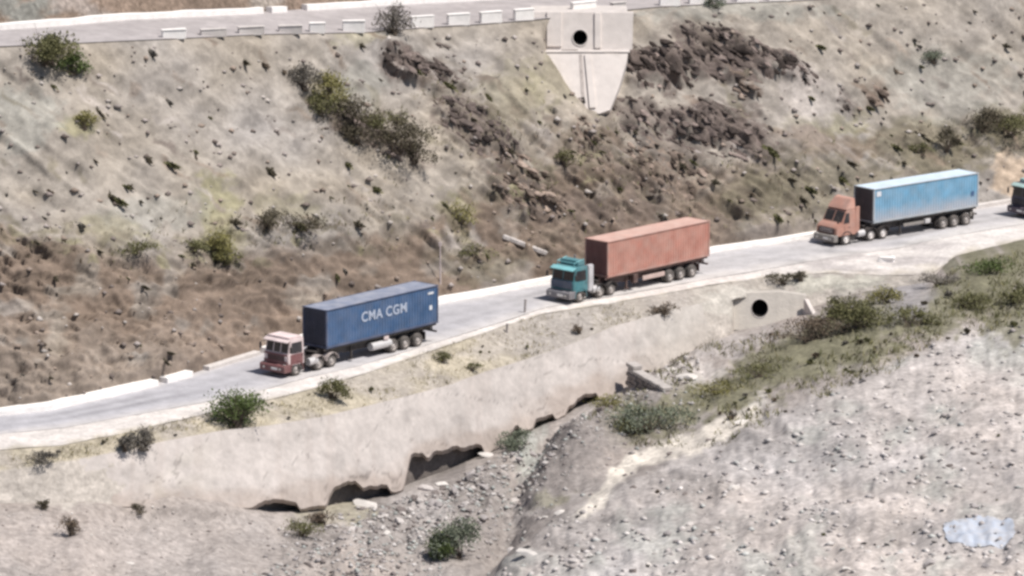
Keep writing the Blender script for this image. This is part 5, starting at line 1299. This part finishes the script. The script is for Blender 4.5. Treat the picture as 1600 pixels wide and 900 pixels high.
tractor(t2, dict(style='flat', body=teal, roof=teal_l, lower=teal_l, door=teal, arch=teal, bumper=steel, guard=None, front=3.85, rear=2.25, h=2.80, fw=3.1, drive=(.8,-.5), rim='g', bump=.58, bars=(0,), extra=(x2,)))
trailer_and_frame(t2, (-7.4,-8.7,-10.1), alu, -2.6, cm=chas_b)
red = paint('container_red', (.46,.195,.15), .30, d=(.55,.42,.36)); red_d = paint('container_red_front_shade', (.17,.065,.06), .08); red_r = paint('container_red_roof', (.55,.33,.27), .45, d=(.62,.48,.42))  # front panel red is darkened to carry the shade on that face
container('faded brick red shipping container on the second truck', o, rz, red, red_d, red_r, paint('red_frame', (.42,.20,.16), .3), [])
# --- third truck
o, rz = place((1323,383), (1508,352), 3.0, -10.8)
t3 = empty('truck', tuple(o), (0,0,rz)); tag(t3, 'salmon truck with tall roof fairing, third in the convoy, carrying the pale blue container', 'truck', 'container trucks in convoy')
salm = paint('cab_salmon', (.43,.21,.155), .25); salm_l = paint('fairing_salmon', (.52,.27,.205), .25); sil = paint('bumper_silver', (.22,.205,.19), .25)
def x3(t):
    MB().prism([(3.9, 1.02), (4.225, 1.0), (4.165, 1.46), (3.9, 1.5)], -.98, .98).build('front_panel', chas_b, t)
    MB().prism([(1.95, 2.93), (3.05, 2.93), (2.85, 3.2), (2.35, 3.75), (1.95, 3.85)], -1.12, 1.12, .05, 2, (3.0, .12)).build('roof_fairing', salm_l, t)
    for s_ in (-1, 1): MB().box((1.72, s_*1.1, 2.0), (.46, .10, 2.2), .03).build('side_fairing', salm, t)
    MB().box((-4.9, 1.05, .86), (2.6, .10, .26), .02).build('side_guard', sil, t)
    MB().box((-6.3, 1.08, .92), (.6, .3, .36), .03).build('tool_box', alu, t)
    MB().box((-11.6, 1.05, .85), (.5, .2, .34), .03).build('spare_box', sil, t)
tractor(t3, dict(style='aero', body=salm, roof=salm_l, lower=sil, door=salm, arch=chas, bumper=sil, guard=None, front=4.15, rear=1.95, h=2.95, fw=3.0, drive=(.2,-1.2), rim='w', bump=.32, bars=(0,), extra=(x3,)))
trailer_and_frame(t3, (-8.1,-9.4,-10.8), alu, -3.4)
blue = faded('container_sky', (.150,.350,.52), (.42,.42,.45), .15); blue_d = paint('container_sky_front_shade', (.06,.05,.06), .05); blue_r = paint('container_sky_roof', (.55,.68,.78), .35, d=(.66,.68,.70))  # near-black front colour stands for the shaded end of the container
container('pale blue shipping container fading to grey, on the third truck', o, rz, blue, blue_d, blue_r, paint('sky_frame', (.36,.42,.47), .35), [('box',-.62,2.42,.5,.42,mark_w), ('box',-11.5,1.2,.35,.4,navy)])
# --- fourth truck, only its nose in view
o, rz = place((1619,341), (1800,312), 3.0, -10.4)
t4 = empty('truck', tuple(o), (0,0,rz)); tag(t4, 'dark truck entering at the right edge, only its nose in view', 'truck', 'container trucks in convoy')
dk = paint('cab_dark', (.045,.042,.075), .15); vis = paint('visor_green', (.35,.52,.50), .15)
def x4(t): MB().box((2.8, 0, 2.98), (.9, 2.0, .34), .06, 2).build('roof_box', vis, t)
tractor(t4, dict(style='flat', body=dk, roof=vis, lower=dk, door=dk, arch=dk, bumper=paint('bumper_dark', (.07,.05,.08), .2), guard=None, front=3.9, rear=2.3, h=2.85, fw=3.0, drive=(.75,-.6), rim='g', bump=.5, bars=(0,), extra=(x4,)))
trailer_and_frame(t4, (-7.6,-9.0,-10.4), alu)
gr = paint('container_grey', (.20,.22,.25), .3)
container('grey-blue shipping container on the last truck, mostly beyond the right edge', o, rz, gr, gr, gr, gr, [])
